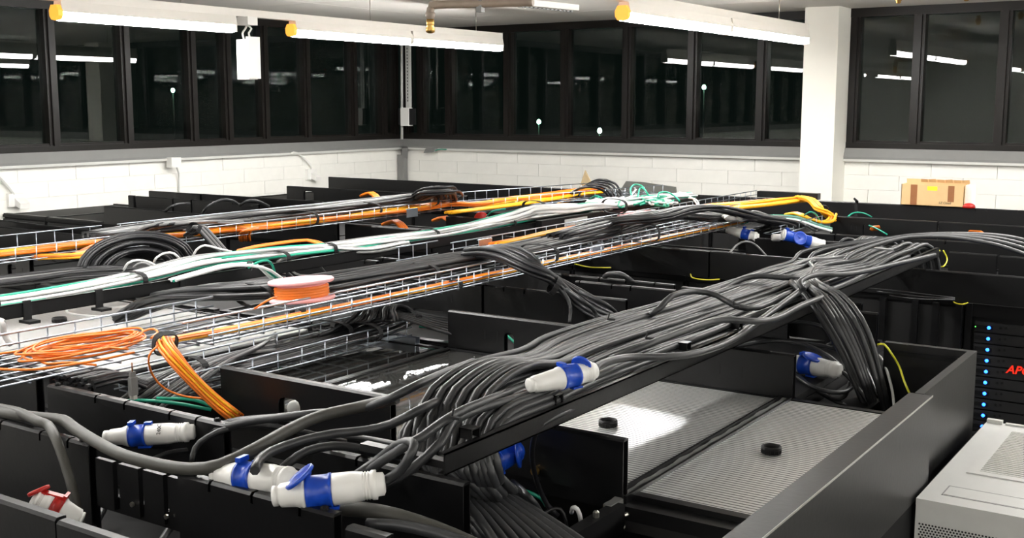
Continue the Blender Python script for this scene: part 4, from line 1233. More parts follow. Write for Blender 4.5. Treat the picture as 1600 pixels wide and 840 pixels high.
# earth wires
for pp, lb in (([(1493, 458, 2.03), (1489, 466, 2.01), (1492, 473, 2.0), (1505, 475, 2.0), (1520, 469, 2.01)], 'yellow and green earth wire above the blue lights'),
               ([(1468, 390, 2.2), (1463, 402, 2.16), (1466, 414, 2.13), (1474, 416, 2.13), (1480, 405, 2.15), (1474, 391, 2.2)], 'yellow and green earth wire loop at the far ladder end'),
               ([(1079, 428, 2.03), (1083, 434, 2.02), (1105, 437, 2.01), (1124, 436, 2.01)], 'yellow earth wire at the foot of the long panel left of the ladder'),
               ([(604, 478, 2.06), (625, 476, 2.08), (640, 482, 2.06), (642, 488, 2.05)], 'thin yellow earth wire behind the low tray loops'),
               ([(898, 412, 2.1), (920, 417, 2.06), (945, 418, 2.05), (955, 418, 2.05)], 'thin green and yellow wire below the narrow fibre tray')):
    cable('earth_wire', W(*pp), 0.0034, 'earth', lb, 'yellow earth wires', 0.015, 6, cat='wire')
for k in range(3):
    cable('power_cable', W((1350 + 20 * k, 449 + 6 * k, 2.06), (1400 + 4 * k, 454 + 5 * k, 2.06), (1450 - 6 * k, 460 + 3.5 * k, 2.05), (1492, 465 + 1.5 * k, 2.05)), 0.0026, 'net' if k % 2 else 'cable', 'grey lead stretched along the panel toward the earth wire', 'grey leads stretched below the long panel', 0.05)
for i, pp in enumerate(([(1170, 440, 2.2), (1205, 428, 2.24), (1240, 415, 2.28), (1265, 405, 2.3), (1300, 402, 2.3), (1345, 395, 2.28)], [(1262, 412, 2.27), (1290, 402, 2.29), (1320, 390, 2.31), (1345, 386, 2.31), (1395, 390, 2.28)], [(1340, 390, 2.3), (1345, 398, 2.26), (1338, 405, 2.24), (1325, 404, 2.24)])):
    cable('patch_lead', W(*pp), 0.006, 'netgrey', ['pale lead running along the far side of the ladder', 'pale lead over the far crest of the ladder', 'pale lead end bent at the far crest of the ladder'][i], None, 0.03)
cable('power_cable', W((1310, 392, 2.15), (1313, 378, 2.2), (1325, 372, 2.22), (1338, 377, 2.2), (1343, 388, 2.16)), 0.008, 'cable', 'dark cable hooped over the trough panel right of the far plug', None, 0.02)
cable('power_cable', W((945, 432, 2.16), (952, 428, 2.18), (968, 428, 2.185), (980, 434, 2.165), (993, 444, 2.1)), 0.013, 'cable', 'thick grey cable hooked over the notched trough panel', None, 0.02)
cable('power_cable', W((1140, 395, 2.15), (1152, 382, 2.18), (1165, 377, 2.2), (1180, 382, 2.17), (1198, 400, 2.1)), 0.006, 'netgrey', 'pale cable hooped over the long panel below the far plugs', None, 0.02)

# ================================================================== BLACK NETWORK CABLES
GB = 'black cables of the long tray run'
LB = 'black cable of the strapped run in the tray behind the pink reel'
path = [P(195, 500, 2.045), P(240, 480, 2.11), P(290, 466, 2.2), P(350, 461, 2.235), P(410, 459, 2.24), (-3.03, 3.2, 2.247), (-3.03, 3.9, 2.242), (-3.03, 4.6, 2.235), (-3.03, 5.3, 2.25), (-3.04, 5.9, 2.275), (-3.04, 6.4, 2.265), P(1110, 343, 2.26), P(1170, 343, 2.235), P(1235, 352, 2.17)]
bundle('network_cable', path, grid(8, 3, 0.0235, 0, 0, 0.017), 0.0092, ['net', 'net', 'net', 'net', 'net', 'cable'], LB, GB, wob=0.011, step=0.07, seed=3)
# a second layer that arches from the crest towards the right
path = [(-3.02, 4.9, 2.28), (-3.0, 5.4, 2.31), P(1020, 343, 2.345), P(1065, 331, 2.37), P(1105, 327, 2.37), P(1145, 333, 2.33), P(1185, 343, 2.27), P(1230, 352, 2.19)]
bundle('network_cable', path, grid(6, 2, 0.026, 0, 0, 0.018), 0.0095, 'net', 'black cable of the upper arch at the far end of the tray run', 'black cables arching at the far end of the run', wob=0.012, step=0.07, seed=5)
# the drop
path = W((742, 402, 2.262), (768, 399, 2.285), (800, 405, 2.288), (835, 424, 2.25), (868, 446, 2.185), (905, 472, 2.115), (945, 496, 2.065), (990, 515, 2.035))
bundle('network_cable', path, grid(5, 3, 0.0235, 0, 0, 0.019), 0.0095, ['net', 'net', 'cable', 'net'], 'black cable of the strapped bundle that drops from the tray behind the panel', 'black cables of the strapped drop', wob=0.008, step=0.05, seed=8)
for i, pp in enumerate(([(858, 440, 2.2), (880, 455, 2.17), (891, 478, 2.11), (890, 505, 2.05)], [(885, 452, 2.19), (912, 470, 2.16), (930, 488, 2.1), (934, 512, 2.04)], [(905, 455, 2.2), (945, 474, 2.16), (965, 492, 2.1), (971, 512, 2.05)], [(960, 490, 2.1), (976, 496, 2.09), (985, 505, 2.06)])):
    cable('network_cable', W(*pp), 0.0085, 'cable', ['first', 'second', 'third', 'last and shortest'][i] + ' single cable falling from the strapped black drop, counted from the left', 'single cables falling from the drop', 0.03)
# low tray
path = [P(110, 600, 2.11), P(170, 588, 2.10), (-3.0, 2.35, 2.045), (-2.97, 2.75, 2.043), (-2.97, 3.1, 2.043), (-2.96, 3.4, 2.05), (-2.96, 3.6, 2.08)]
bundle('network_cable', path, grid(9, 2, 0.0215, 0, 0, 0.016), 0.0078, ['net', 'net', 'net', 'cable'], 'black cable in the low wire tray on the dark aisle cover', 'black cables in the low tray', wob=0.009, step=0.05, seed=9)
for k in range(14):
    q = k * 7.5
    h_ = rr.uniform(-4, 4)
    pp = [(498 + q * 0.5, 524 - k * 1.1, 2.075), (525 + q * 0.7, 512 - k, 2.09), (548 + q * 0.75, 498 + h_, 2.12), (562 + q * 0.55, 484 + 0.5 * h_, 2.145), (580 + q * 0.42, 477, 2.15), (602 + q * 0.35, 480, 2.13), (622 + q * 0.3, 492 + 0.3 * h_, 2.09), (634 + q * 0.2, 502, 2.06)]
    cable('network_cable', W(*pp), 0.0068, 'net' if k % 3 else 'cable', 'dark cable looping up at the far end of the low tray', 'cable loops at the end of the low tray', 0.03, 6)
for k in range(7):
    pp = [(600, 480 + 2 * k, 2.12), (640, 486 + 2.5 * k, 2.1), (680, 494 + 3.4 * k, 2.07), (715, 500 + 4 * k, 2.05)]
    cable('network_cable', W(*pp), 0.0062, 'cable', 'dark cable running from the low tray loops behind the panel', 'cables running from the low tray loops', 0.03, 6)
for k in range(11):
    pp = [(178 + 6 * k, 632 + 2 * k, 1.99), (205 + 7 * k, 612 + 1.2 * k, 2.05), (235 + 9 * k, 592 - 0.3 * k, 2.085), (285 + 8 * k, 572 - k, 2.09), (350 + 6 * k, 556 - 1.6 * k, 2.085), (430, 546 - 2.6 * k, 2.075)]
    cable('network_cable', W(*pp), 0.0066, ('netgrey', 'cable', 'net')[k % 3], {'netgrey': 'pale', 'cable': 'dark grey', 'net': 'black'}[('netgrey', 'cable', 'net')[k % 3]] + ' cable sweeping down from the low tray towards the lower left', 'cables sweeping down from the low tray', 0.03, 6)
# behind the left ladder
path = [P(-40, 446, 2.19), P(40, 437, 2.20), P(110, 428, 2.21), P(170, 424, 2.215), P(215, 424, 2.2), P(250, 430, 2.16)]
bundle('network_cable', path, grid(9, 2, 0.022, 0, 0, 0.016), 0.0078, ['net', 'net', 'netgrey', 'net'], {'net': 'black cable in the flat run behind the left ladder, by the left edge', 'netgrey': 'pale cable in the flat run behind the left ladder, by the left edge'}, {'net': 'black cables in the flat run behind the left ladder', 'netgrey': 'pale cables in the flat run behind the left ladder'}, wob=0.009, step=0.05, seed=12)
for k in range(14):
    s_ = 1 - 0.038 * k
    dx = 0.011 * (k % 4)
    jx, jy = rr.uniform(-0.03, 0.03), rr.uniform(-0.05, 0.05)

    def q(px, py):
        cx, cy = 222, 424
        return PX(cx + (px - cx) * (s_ + jx), cy + (py - cy) * (s_ + jy), -4.42 + dx)
    pts = [q(121, 424), q(128, 404), q(150, 384), q(185, 370), q(225, 365), q(262, 370), q(292, 385), q(308, 410)]
    cable('network_cable', pts, 0.0088, 'net', 'black cable arching high in the coil behind the left ladder', 'black cables arching behind the left ladder', 0.04, 6)
for k in range(6):
    pts = [PX(345 + 3 * k, 398, -4.86), PX(328 + 3.2 * k, 380, -4.88), PX(312 + 3.2 * k, 362, -4.9), PX(303 + 3 * k, 356 - 0.5 * k, -4.92), PX(296 + 2.5 * k, 362, -4.97), PX(288 + 2 * k, 368, -5.03)]
    cable('network_cable', pts, 0.0085, 'netgrey' if k % 2 else 'cable', ('pale' if k % 2 else 'dark') + ' cable hanging over the front of the far wire tray in a bent bundle', 'cables hanging over the far tray', 0.04, 6)
# far tray
path = [(-5.45, 3.9, 2.20), (-5.35, 4.4, 2.225), (-5.32, 5.0, 2.235), (-5.3, 5.6, 2.235), (-5.28, 6.2, 2.245), P(655, 312, 2.27), P(676, 303, 2.325), P(692, 301, 2.33), P(697, 309, 2.27), P(690, 317, 2.2)]
bundle('network_cable', path, grid(7, 3, 0.03, 0, 0, 0.02), 0.0105, ['net', 'cable', 'netgrey', 'net', 'cable'], {'net': 'black cable of the run in the far wire tray', 'cable': 'dark grey cable of the run in the far wire tray', 'netgrey': 'pale grey cable of the run in the far wire tray'}, {'net': 'black cables of the far tray run', 'cable': 'grey cables of the far tray run', 'netgrey': 'pale cables of the far tray run'}, wob=0.014, step=0.08, seed=14)
for k in range(5):
    pp = [(195 + 8 * k, 372 - 2 * k, 2.21), (215 + 9 * k, 360 - 1.5 * k, 2.27), (245 + 9 * k, 349, 2.31), (300 + 6 * k, 346, 2.28), (380, 349 - k, 2.25)]
    cable('network_cable', W(*pp), 0.009, 'net' if k % 2 else 'netgrey', ('black' if k % 2 else 'pale') + ' cable rising into the far wire tray above the black coil', 'cables rising into the far tray', 0.05, 6)
for k in range(5):
    pp = [(884 + 5 * k, 306, 2.2), (903 + 3 * k, 295 - 1.2 * k, 2.26), (924 + 3 * k, 292 - 2.8 * k, 2.29), (940 + 5 * k, 296 - 2.5 * k, 2.26), (950 + 5 * k, 306 - k, 2.2), (952 + 6 * k, 320, 2.1)]
    cable('network_cable', W(*pp), 0.0105, 'net', 'black cable arching over the far end of the far tray beside the grey board', 'black cables arching at the grey board', 0.06, 6)
for i, pp in enumerate(([(317, 333, 2.15), (325, 322, 2.21), (345, 312, 2.25), (362, 313, 2.24), (374, 320, 2.19)], [(258, 330, 2.15), (268, 322, 2.2), (283, 318, 2.21), (296, 318, 2.2)], [(375, 321, 2.19), (385, 314, 2.23), (400, 313, 2.23), (420, 322, 2.17)])):
    cable('network_cable', W(*pp), 0.011, 'cable', ['grey cable arching over the second step of panels', 'dark cable at the left of the second step of panels', 'shorter grey cable arch right of the first on the second step'][i], None, 0.05, 6)

# ================================================================== WHITE AND GREEN CABLES ON THE LEFT LADDER
ml = {'netwhite': 'white cable of the run on the left ladder', 'green': 'green cable of the run on the left ladder', 'netgrey': 'grey cable of the run on the left ladder'}
mg = {'netwhite': 'white cables on the left ladder', 'green': 'green cables on the left ladder', 'netgrey': 'grey cables on the left ladder'}
path = [(-3.79, 1.7, 2.235), (-3.79, 2.2, 2.235), (-3.80, 2.7, 2.242), (-3.81, 3.0, 2.25), (-3.83, 3.3, 2.27), (-3.83, 3.7, 2.262), (-3.80, 4.2, 2.25), (-3.79, 4.7, 2.247), (-3.79, 5.3, 2.25), (-3.79, 6.0, 2.262), (-3.79, 6.8, 2.262), (-3.79, 7.4, 2.265), (-3.8, 8.2, 2.24)]
bundle('patch_cable', path, grid(7, 2, 0.0165, 0, 0, 0.013) + grid(4, 1, 0.018, 0.0, 0.028), 0.0072, ['netwhite', 'green', 'netwhite', 'netgrey', 'netwhite', 'netgrey', 'green', 'netwhite', 'netwhite'], ml, mg, wob=0.012, step=0.06, seed=21)
path = W((270, 438, 2.25), (305, 428, 2.262), (345, 417, 2.275), (380, 413, 2.28), (405, 416, 2.27), (425, 430, 2.22), (445, 448, 2.14))
bundle('patch_cable', path, grid(4, 1, 0.016), 0.0065, ['netwhite', 'netwhite', 'green'], {'netwhite': 'white cable of the branch that falls behind the pink reel', 'green': 'green cable of the branch that falls behind the pink reel'}, {'netwhite': 'white branch cables at the pink reel', 'green': 'green branch cables at the pink reel'}, wob=0.006, step=0.05, seed=22)
path = W((430, 412, 2.2), (470, 395, 2.25), (500, 388, 2.262), (530, 391, 2.25), (575, 393, 2.235), (630, 382, 2.24))
bundle('patch_cable', path, grid(5, 2, 0.016), 0.0068, ['netwhite', 'netgrey', 'net'], {'netwhite': 'white cable of the strapped bulge beyond the pink reel', 'netgrey': 'grey cable of the strapped bulge beyond the pink reel', 'net': 'black cable of the strapped bulge beyond the pink reel'}, {'netwhite': 'white cables of the bulge', 'netgrey': 'grey cables of the bulge', 'net': 'black cables of the bulge'}, wob=0.008, step=0.05, seed=23)
path = W((690, 368, 2.235), (745, 354, 2.255), (795, 340, 2.285), (835, 329, 2.32), (875, 328, 2.325), (905, 326, 2.31), (960, 323, 2.27), (1010, 317, 2.25))
bundle('patch_cable', path, grid(5, 2, 0.026, 0, 0, 0.02), 0.0115, ['netwhite', 'netwhite', 'green', 'netgrey'], {'netwhite': 'white cable of the thick hump far along the left ladder', 'green': 'green cable of the thick hump far along the left ladder', 'netgrey': 'grey cable of the thick hump far along the left ladder'}, {'netwhite': 'white cables of the hump', 'green': 'green cables of the hump', 'netgrey': 'grey cables of the hump'}, wob=0.016, step=0.08, seed=24)
for i, (m_, pp, lb) in enumerate((
    ('netwhite', [(239, 416, 2.22), (244, 403, 2.27), (258, 395, 2.29), (272, 396, 2.285), (284, 408, 2.24)], 'white lead hooped above the left ladder before the black coil'),
    ('netwhite', [(301, 402, 2.24), (307, 390, 2.28), (320, 383, 2.3), (340, 388, 2.28), (362, 393, 2.26)], 'white lead hooped right of the black coil'),
    ('netwhite', [(192, 424, 2.22), (200, 411, 2.27), (215, 406, 2.28), (232, 409, 2.265), (245, 416, 2.24)], 'white lead in a low hoop in front of the black coil'),
    ('netgrey', [(205, 422, 2.22), (215, 412, 2.25), (228, 411, 2.25), (240, 418, 2.23)], 'grey lead inside the low white hoop'),
    ('netwhite', [(440, 410, 2.2), (462, 427, 2.15), (478, 430, 2.14), (520, 430, 2.14), (548, 430, 2.14)], 'long white lead sagging behind the pink reel to the tray rail'),
    ('netgrey', [(425, 410, 2.22), (445, 422, 2.16), (462, 436, 2.1), (470, 445, 2.06)], 'grey lead falling just behind the pink reel'),
    ('green', [(388, 418, 2.27), (404, 409, 2.29), (418, 407, 2.3), (426, 415, 2.27), (430, 430, 2.22), (432, 448, 2.15)], 'green lead peaking left of the pink reel'),
    ('netgrey', [(470, 395, 2.24), (490, 402, 2.2), (500, 415, 2.14), (511, 428, 2.08)], 'thin grey lead hanging over the panel behind the reel'),
    ('netwhite', [(200, 478, 2.0), (185, 492, 2.0), (150, 494, 2.003), (112, 490, 2.003), (104, 484, 2.003), (118, 480, 2.003)], 'grey-white lead lying loose on the white-coloured clear aisle cover'),
    ('netwhite', [(-6, 500, 2.27), (4, 503, 2.28), (5, 515, 2.25), (10, 528, 2.22), (18, 538, 2.2)], 'broad white cable at the left edge over the wide tray'),
    ('netwhite', [(1062, 300, 2.3), (1080, 308, 2.3), (1090, 320, 2.27)], 'white lead end left of the orange run at the far tray'),
    ('netwhite', [(1076, 309, 2.32), (1088, 312, 2.31), (1093, 322, 2.27)], 'short white lead bent over the rear fibre tray'),
)):
    cable('patch_lead', W(*pp), 0.0055 if i != 9 else 0.011, m_, lb, None, 0.03, 6)
# green tangle by the grey board
for i in range(14):
    x0, y0 = rr.uniform(958, 1040), rr.uniform(312, 322)
    pp = [(x0, y0, 2.25)]
    for k in range(5):
        pp.append((x0 + rr.uniform(-25, 30), y0 - rr.uniform(-3, 9), 2.25 + rr.uniform(0, 0.06)))
    g_ = 'green' if i % 4 else 'netwhite'
    cable('patch_lead', W(*pp), 0.007, g_, ('green' if g_ == 'green' else 'white') + ' lead of the tangle in front of the grey board', ('green' if g_ == 'green' else 'white') + ' leads of the tangle', 0.05, 6)
for i, pp in enumerate(([(990, 314, 2.27), (985, 296, 2.34), (992, 288, 2.37), (1005, 292, 2.36), (1014, 308, 2.28)], [(996, 312, 2.28), (1000, 294, 2.35), (1008, 297, 2.34), (1016, 310, 2.28)], [(1028, 310, 2.28), (1030, 301, 2.32), (1042, 300, 2.32), (1054, 306, 2.29), (1062, 314, 2.26)], [(920, 312, 2.2), (930, 306, 2.24), (938, 308, 2.23), (944, 316, 2.2)], [(926, 314, 2.2), (936, 308, 2.23), (946, 312, 2.2)], [(980, 313, 2.26), (992, 298, 2.31), (994, 296, 2.31)])):
    cable('patch_lead', W(*pp), 0.0065, 'green' if i < 5 else 'netwhite', ['tallest green loop before the grey board', 'green loop just inside the tallest', 'green loop at the right of the grey board', 'green lead under the far tray end, outer', 'green lead under the far tray end, inner', 'white lead end leaning before the grey board'][i], None, 0.04, 6)
for i in range(5):
    pp = [(1128 + 10 * i, 352 - i, 2.2), (1160 + 8 * i, 342, 2.22), (1200, 337 + i, 2.235), (1245, 339 + i * 1.2, 2.22), (1275, 350 + i, 2.17), (1300, 357 + i, 2.14)]
    m_ = ('green', 'netgrey', 'net', 'green', 'netwhite')[i]
    cable('patch_lead', W(*pp), 0.0085, m_, {'green': 'green', 'netgrey': 'grey', 'net': 'black', 'netwhite': 'white'}[m_] + ' cable in the knot by the far blue plugs', {'green': 'green', 'netgrey': 'grey', 'net': 'black', 'netwhite': 'white'}[m_] + ' cables in the knot by the far plugs', 0.06, 6)
for k in range(12):
    pp = [(1185 + rr.uniform(-8, 20), 362 - rr.uniform(0, 6), 2.15), (1215 + rr.uniform(-10, 20), 350 + rr.uniform(-3, 3), 2.19), (1245 + rr.uniform(-10, 10), 347 + rr.uniform(-3, 3), 2.19), (1275 + rr.uniform(-6, 16), 356 + rr.uniform(-2, 4), 2.13)]
    cable('network_cable', W(*pp), 0.0075, 'net' if k % 2 else 'netgrey', ('black' if k % 2 else 'grey') + ' cable in the heap under the yellow cables, by the far plugs', ('black' if k % 2 else 'grey') + ' cables of the heap by the far plugs', 0.06, 6)
cable('patch_lead', W((1164, 340, 2.24), (1172, 331, 2.27), (1182, 330, 2.27), (1200, 336, 2.24)), 0.006, 'netgrey', 'pale hoop of lead above the knot by the far plugs', None, 0.03, 6)
for i, pp in enumerate(([(1257, 336, 2.22), (1266, 331, 2.25), (1275, 335, 2.22), (1281, 345, 2.17)], [(1325, 338, 2.16), (1335, 332, 2.18), (1350, 333, 2.17), (1362, 339, 2.14)], [(1358, 352, 2.1), (1370, 357, 2.09), (1386, 366, 2.06)], [(1508, 367, 2.08), (1522, 368, 2.08), (1538, 377, 2.05)], [(760, 338, 2.2), (770, 330, 2.25), (790, 326, 2.27)], [(652, 505, 2.05), (680, 507, 2.05), (700, 508, 2.05)], [(655, 510, 2.04), (680, 511, 2.04), (700, 512, 2.04)], [(790, 522, 2.05), (804, 535, 2.04), (815, 547, 2.02)], [(200, 625, 2.05), (240, 626, 2.06), (290, 632, 2.05), (330, 640, 2.03)], [(245, 622, 2.06), (300, 624, 2.06), (335, 636, 2.03)])):
    cable('patch_lead', W(*pp), 0.0055, 'green', ['green hoop beside the yellow cable end', 'green lead over the panel left of the cardboard box', 'green lead in the left orange-lined opening', 'green lead in the right orange-lined opening', 'green lead joining the white hump from the left', 'upper green lead beyond the low tray end', 'lower green lead beyond the low tray end', 'green lead in the opening of the panel behind the dark cover', 'green lead left of the orange cable drop, lower', 'green lead left of the orange cable drop, upper'][i], None, 0.03, 6)

# ================================================================== ORANGE AND YELLOW FIBRES
OL = 'orange fibre lead of the run in the narrow tray'
path = [P(252, 538, 2.225), P(275, 530, 2.215), (-2.83, 2.65, 2.212), (-2.83, 3.2, 2.212), (-2.825, 4.0, 2.212), (-2.825, 5.0, 2.212), (-2.82, 6.0, 2.212), (-2.81, 6.9, 2.21)]
bundle('fibre_lead', path, grid(5, 2, 0.0075), 0.0042, ['orange', 'yellow', 'orange'], {'orange': 'orange fibre lead of the run in the narrow tray', 'yellow': 'yellow fibre lead of the run in the narrow tray'}, {'orange': 'orange leads in the narrow tray', 'yellow': 'yellow leads in the narrow tray'}, wob=0.004, step=0.07, seed=31, n=5)
path = W((256, 532, 2.23), (262, 545, 2.225), (285, 573, 2.18), (315, 605, 2.12), (345, 632, 2.07), (375, 655, 2.03))
bundle('fibre_lead', path, [(0.0065 * math.cos(k * 2.4) * math.sqrt(k), 0.0065 * math.sin(k * 2.4) * math.sqrt(k)) for k in range(14)], 0.0042, ['orange', 'orange', 'yellow'], {'orange': 'orange fibre lead of the thick bundle that drops beside the left trough panel', 'yellow': 'yellow fibre lead of the thick bundle that drops beside the left trough panel'}, {'orange': 'orange leads of the drop', 'yellow': 'yellow leads of the drop'}, wob=0.003, step=0.03, seed=32, n=6)
cable('fibre_lead', W((247, 540, 2.23), (236, 550, 2.22), (232, 565, 2.19), (240, 588, 2.13), (258, 607, 2.09), (290, 619, 2.07), (335, 624, 2.06), (352, 632, 2.05)), 0.0032, 'orange', 'single thin orange lead bowing left of the thick orange drop', None, 0.02, 6)
# coil on the wide tray
for k in range(9):
    rx, ry = rr.uniform(0.155, 0.215), rr.uniform(0.075, 0.105)
    cx, cy = -3.03 + rr.uniform(-0.012, 0.012), 2.15 + rr.uniform(-0.03, 0.05)
    n = 34
    ph = rr.random() * 6
    th = 0.05 + rr.uniform(-0.1, 0.1)
    pts = []
    for i in range(n + 1):
        a = ph + 2 * PI * i / n * 1.02
        u, v = math.cos(a) * rx, math.sin(a) * ry
        pts.append(Vector((cx + v * math.cos(th) - u * math.sin(th) * 0.3, cy + u, 2.204 + 0.003 * k + 0.004 * math.sin(3 * a + k))))
    cable('fibre_lead', pts, 0.0034, 'orange', 'orange fibre lead of the coil lying in the wide tray at the left', 'orange coil in the wide tray', n=6, raw=True)
for i, pp in enumerate(([(-10, 554, 2.205), (40, 547, 2.205), (100, 542, 2.21), (130, 540, 2.215), (200, 545, 2.215)], [(-10, 576, 2.205), (50, 577, 2.205), (105, 570, 2.205), (150, 563, 2.21), (210, 550, 2.215)], [(205, 533, 2.21), (225, 517, 2.21), (240, 514, 2.21), (246, 519, 2.21), (236, 528, 2.21)], [(60, 562, 2.2), (75, 568, 2.2), (110, 566, 2.2), (150, 570, 2.2)], [(398, 482, 2.26), (410, 474, 2.29), (424, 466, 2.3), (432, 464, 2.3)])):
    cable('fibre_lead', W(*pp), 0.0038, 'orange', ['upper orange lead entering at the left edge to the coil', 'lower orange lead entering at the left edge to the coil', 'orange lead curled at the right end of the coil', 'short orange lead at the near end of the wide tray', 'orange lead leaving the left side of the pink reel'][i], None, 0.02, 6)
# rear fibre tray
path = [P(770, 384, 2.22), P(830, 372, 2.225), P(900, 357, 2.235), P(960, 348, 2.24), P(1030, 337, 2.23), P(1100, 324, 2.225), P(1170, 318, 2.22), P(1245, 311, 2.22)]
bundle('fibre_lead', path, grid(4, 2, 0.016, 0, 0, 0.012), 0.0082, ['orange', 'yellow'], {'orange': 'orange fibre lead of the rear tray run', 'yellow': 'yellow fibre lead of the rear tray run'}, {'orange': 'orange leads in the rear tray', 'yellow': 'yellow leads in the rear tray'}, wob=0.01, step=0.1, seed=33, n=5)
path = [P(1090, 333, 2.2), P(1130, 325, 2.215), P(1180, 319, 2.215), P(1230, 313, 2.215), P(1258, 310, 2.22)]
bundle('fibre_lead', path, grid(7, 1, 0.028), 0.011, ['yellow'], 'yellow fibre lead spread at the far end of the rear tray', 'yellow leads spread at the far tray end', wob=0.014, step=0.1, seed=34, n=5)
path = W((1250, 310, 2.225), (1268, 315, 2.235), (1282, 328, 2.2), (1292, 336, 2.16), (1300, 344, 2.12))
bundle('fibre_lead', path, grid(4, 2, 0.018), 0.01, ['yellow', 'yellow', 'orange'], {'yellow': 'yellow fibre lead of the bundle that drops at the far end of the rear tray', 'orange': 'orange fibre lead of the bundle that drops at the far end of the rear tray'}, {'yellow': 'yellow leads of the far drop', 'orange': 'orange leads of the far drop'}, wob=0.006, step=0.05, seed=35, n=6)
path = W((1230, 335, 2.2), (1243, 333, 2.22), (1262, 340, 2.2), (1280, 347, 2.16), (1296, 345, 2.14), (1302, 334, 2.16))
bundle('fibre_lead', path, grid(3, 1, 0.018), 0.01, ['yellow', 'orange'], {'yellow': 'yellow fibre lead turning back beside the far drop', 'orange': 'orange fibre lead turning back beside the far drop'}, {'yellow': 'yellow leads turning back', 'orange': 'orange leads turning back'}, wob=0.004, step=0.05, seed=36, n=6)
# far tray
path = [(-5.35, 2.9, 2.20), (-5.35, 3.5, 2.2), (-5.3, 4.1, 2.205), (-5.22, 4.6, 2.205), (-5.16, 5.2, 2.205), (-5.15, 5.9, 2.205), (-5.15, 6.8, 2.21), P(740, 321, 2.21), P(800, 312, 2.215), P(870, 303, 2.22), P(935, 296, 2.22)]
bundle('fibre_lead', path, grid(6, 2, 0.02, 0, 0, 0.012), 0.0088, ['orange', 'yellow', 'orange'], {'orange': 'orange fibre lead of the run in the far wire tray', 'yellow': 'yellow fibre lead of the run in the far wire tray'}, {'orange': 'orange leads in the far tray', 'yellow': 'yellow leads in the far tray'}, wob=0.012, step=0.1, seed=37, n=5)
path = [P(700, 332, 2.19), P(770, 324, 2.2), P(840, 314, 2.2), P(900, 304, 2.205), P(938, 300, 2.21)]
bundle('fibre_lead', path, grid(4, 1, 0.022), 0.0105, ['yellow'], 'yellow fibre lead along the front of the furthest tray piece', 'yellow leads at the furthest tray piece', wob=0.008, step=0.1, seed=38, n=5)
path = W((905, 305, 2.19), (897, 309, 2.17), (885, 314, 2.13), (866, 322, 2.08))
bundle('fibre_lead', path, grid(4, 1, 0.02), 0.011, ['yellow', 'orange'], {'yellow': 'yellow fibre lead falling from the furthest tray piece', 'orange': 'orange fibre lead falling from the furthest tray piece'}, {'yellow': 'yellow leads falling from the furthest tray', 'orange': 'orange leads falling from the furthest tray'}, wob=0.004, step=0.06, seed=39, n=5)
path = [P(61, 403, 2.17), P(95, 402, 2.185), P(120, 401, 2.195), P(140, 392, 2.19), P(160, 382, 2.2)]
bundle('fibre_lead', path, grid(5, 2, 0.014), 0.0072, ['yellow', 'orange'], {'yellow': 'yellow fibre lead of the strapped bundle under the far tray at the left', 'orange': 'orange fibre lead of the strapped bundle under the far tray at the left'}, {'yellow': 'yellow leads of the left strapped bundle', 'orange': 'orange leads of the left strapped bundle'}, wob=0.006, step=0.05, seed=40, n=5)
path = W((398, 357, 2.22), (388, 359, 2.22), (382, 365, 2.19), (383, 376, 2.14))
bundle('fibre_lead', path, grid(5, 1, 0.014), 0.008, ['orange'], 'orange fibre lead falling from the middle of the far tray', 'orange leads falling from the far tray', wob=0.004, step=0.05, seed=41, n=5)
path = W((370, 392, 2.25), (400, 385, 2.27), (440, 379, 2.28), (480, 375, 2.285), (505, 382, 2.27), (530, 389, 2.255))
bundle('fibre_lead', path, grid(3, 1, 0.012), 0.0055, ['orange'], 'orange fibre lead lying over the white cables of the left ladder', 'orange leads on the left ladder', wob=0.004, step=0.06, seed=42, n=5)
for i, (px, py) in enumerate(((612, 352), (575, 307), (690, 346), (612, 713), (470, 685))):
    if i < 3:
        c = P(px, py, (2.1, 2.17, 2.08)[i])
        for k in range(4):
            cable('fibre_lead', [c + Vector((-0.09, 0.02 * k, 0.0)), c + Vector((0, 0.02 * k + .01, 0.03)), c + Vector((0.1, 0.02 * k - 0.02, -0.01)), c + Vector((0.16, 0.02 * k - 0.06, -0.05))], 0.012, 'orange', ['orange lead of the small heap under the far wire tray', 'orange lead of the small bundle by the far wire tray rail end', 'orange lead of the small heap behind the left ladder'][i], ['orange heap under the far tray', 'orange bundle at the rail end', 'orange heap behind the left ladder'][i], 0.05, 5)
for k in range(5):
    cable('fibre_lead', W((596 + 2 * k, 702 + 3 * k, 2.06), (608 + 2 * k, 708 + 2 * k, 2.06), (622, 714 + k, 2.05)), 0.004, 'orange', 'orange lead glimpsed under the grey cables left of the ladder end', 'orange leads under the ladder end', 0.02, 5)
# orange bundles in the two panel openings
for i, (pa, pb, n_) in enumerate(((( 1361, 355), (1384, 355), 'left'), ((1510, 361), (1537, 363), 'right'))):
    a, b = PY(*pa, 8.26), PY(*pb, 8.26)
    for k in range(3):
        cable('fibre_lead', [a + Vector((0, 0.012 * k, -0.02)), a + Vector((0.02, 0.012 * k, 0.0 - 0.006 * k)), b + Vector((-0.02, 0.012 * k, -0.006 * k)), b + Vector((0, 0.012 * k, -0.02))], 0.013, 'orange', 'orange lead arching in the %s opening of the far panels' % n_, 'orange leads in the %s opening' % n_, 0.03, 6)

# ================================================================== STRAPS
def strap_px(px, py, z, d, w_, h_, lb):
    band(P(px, py, z), d, w_, h_, lb)


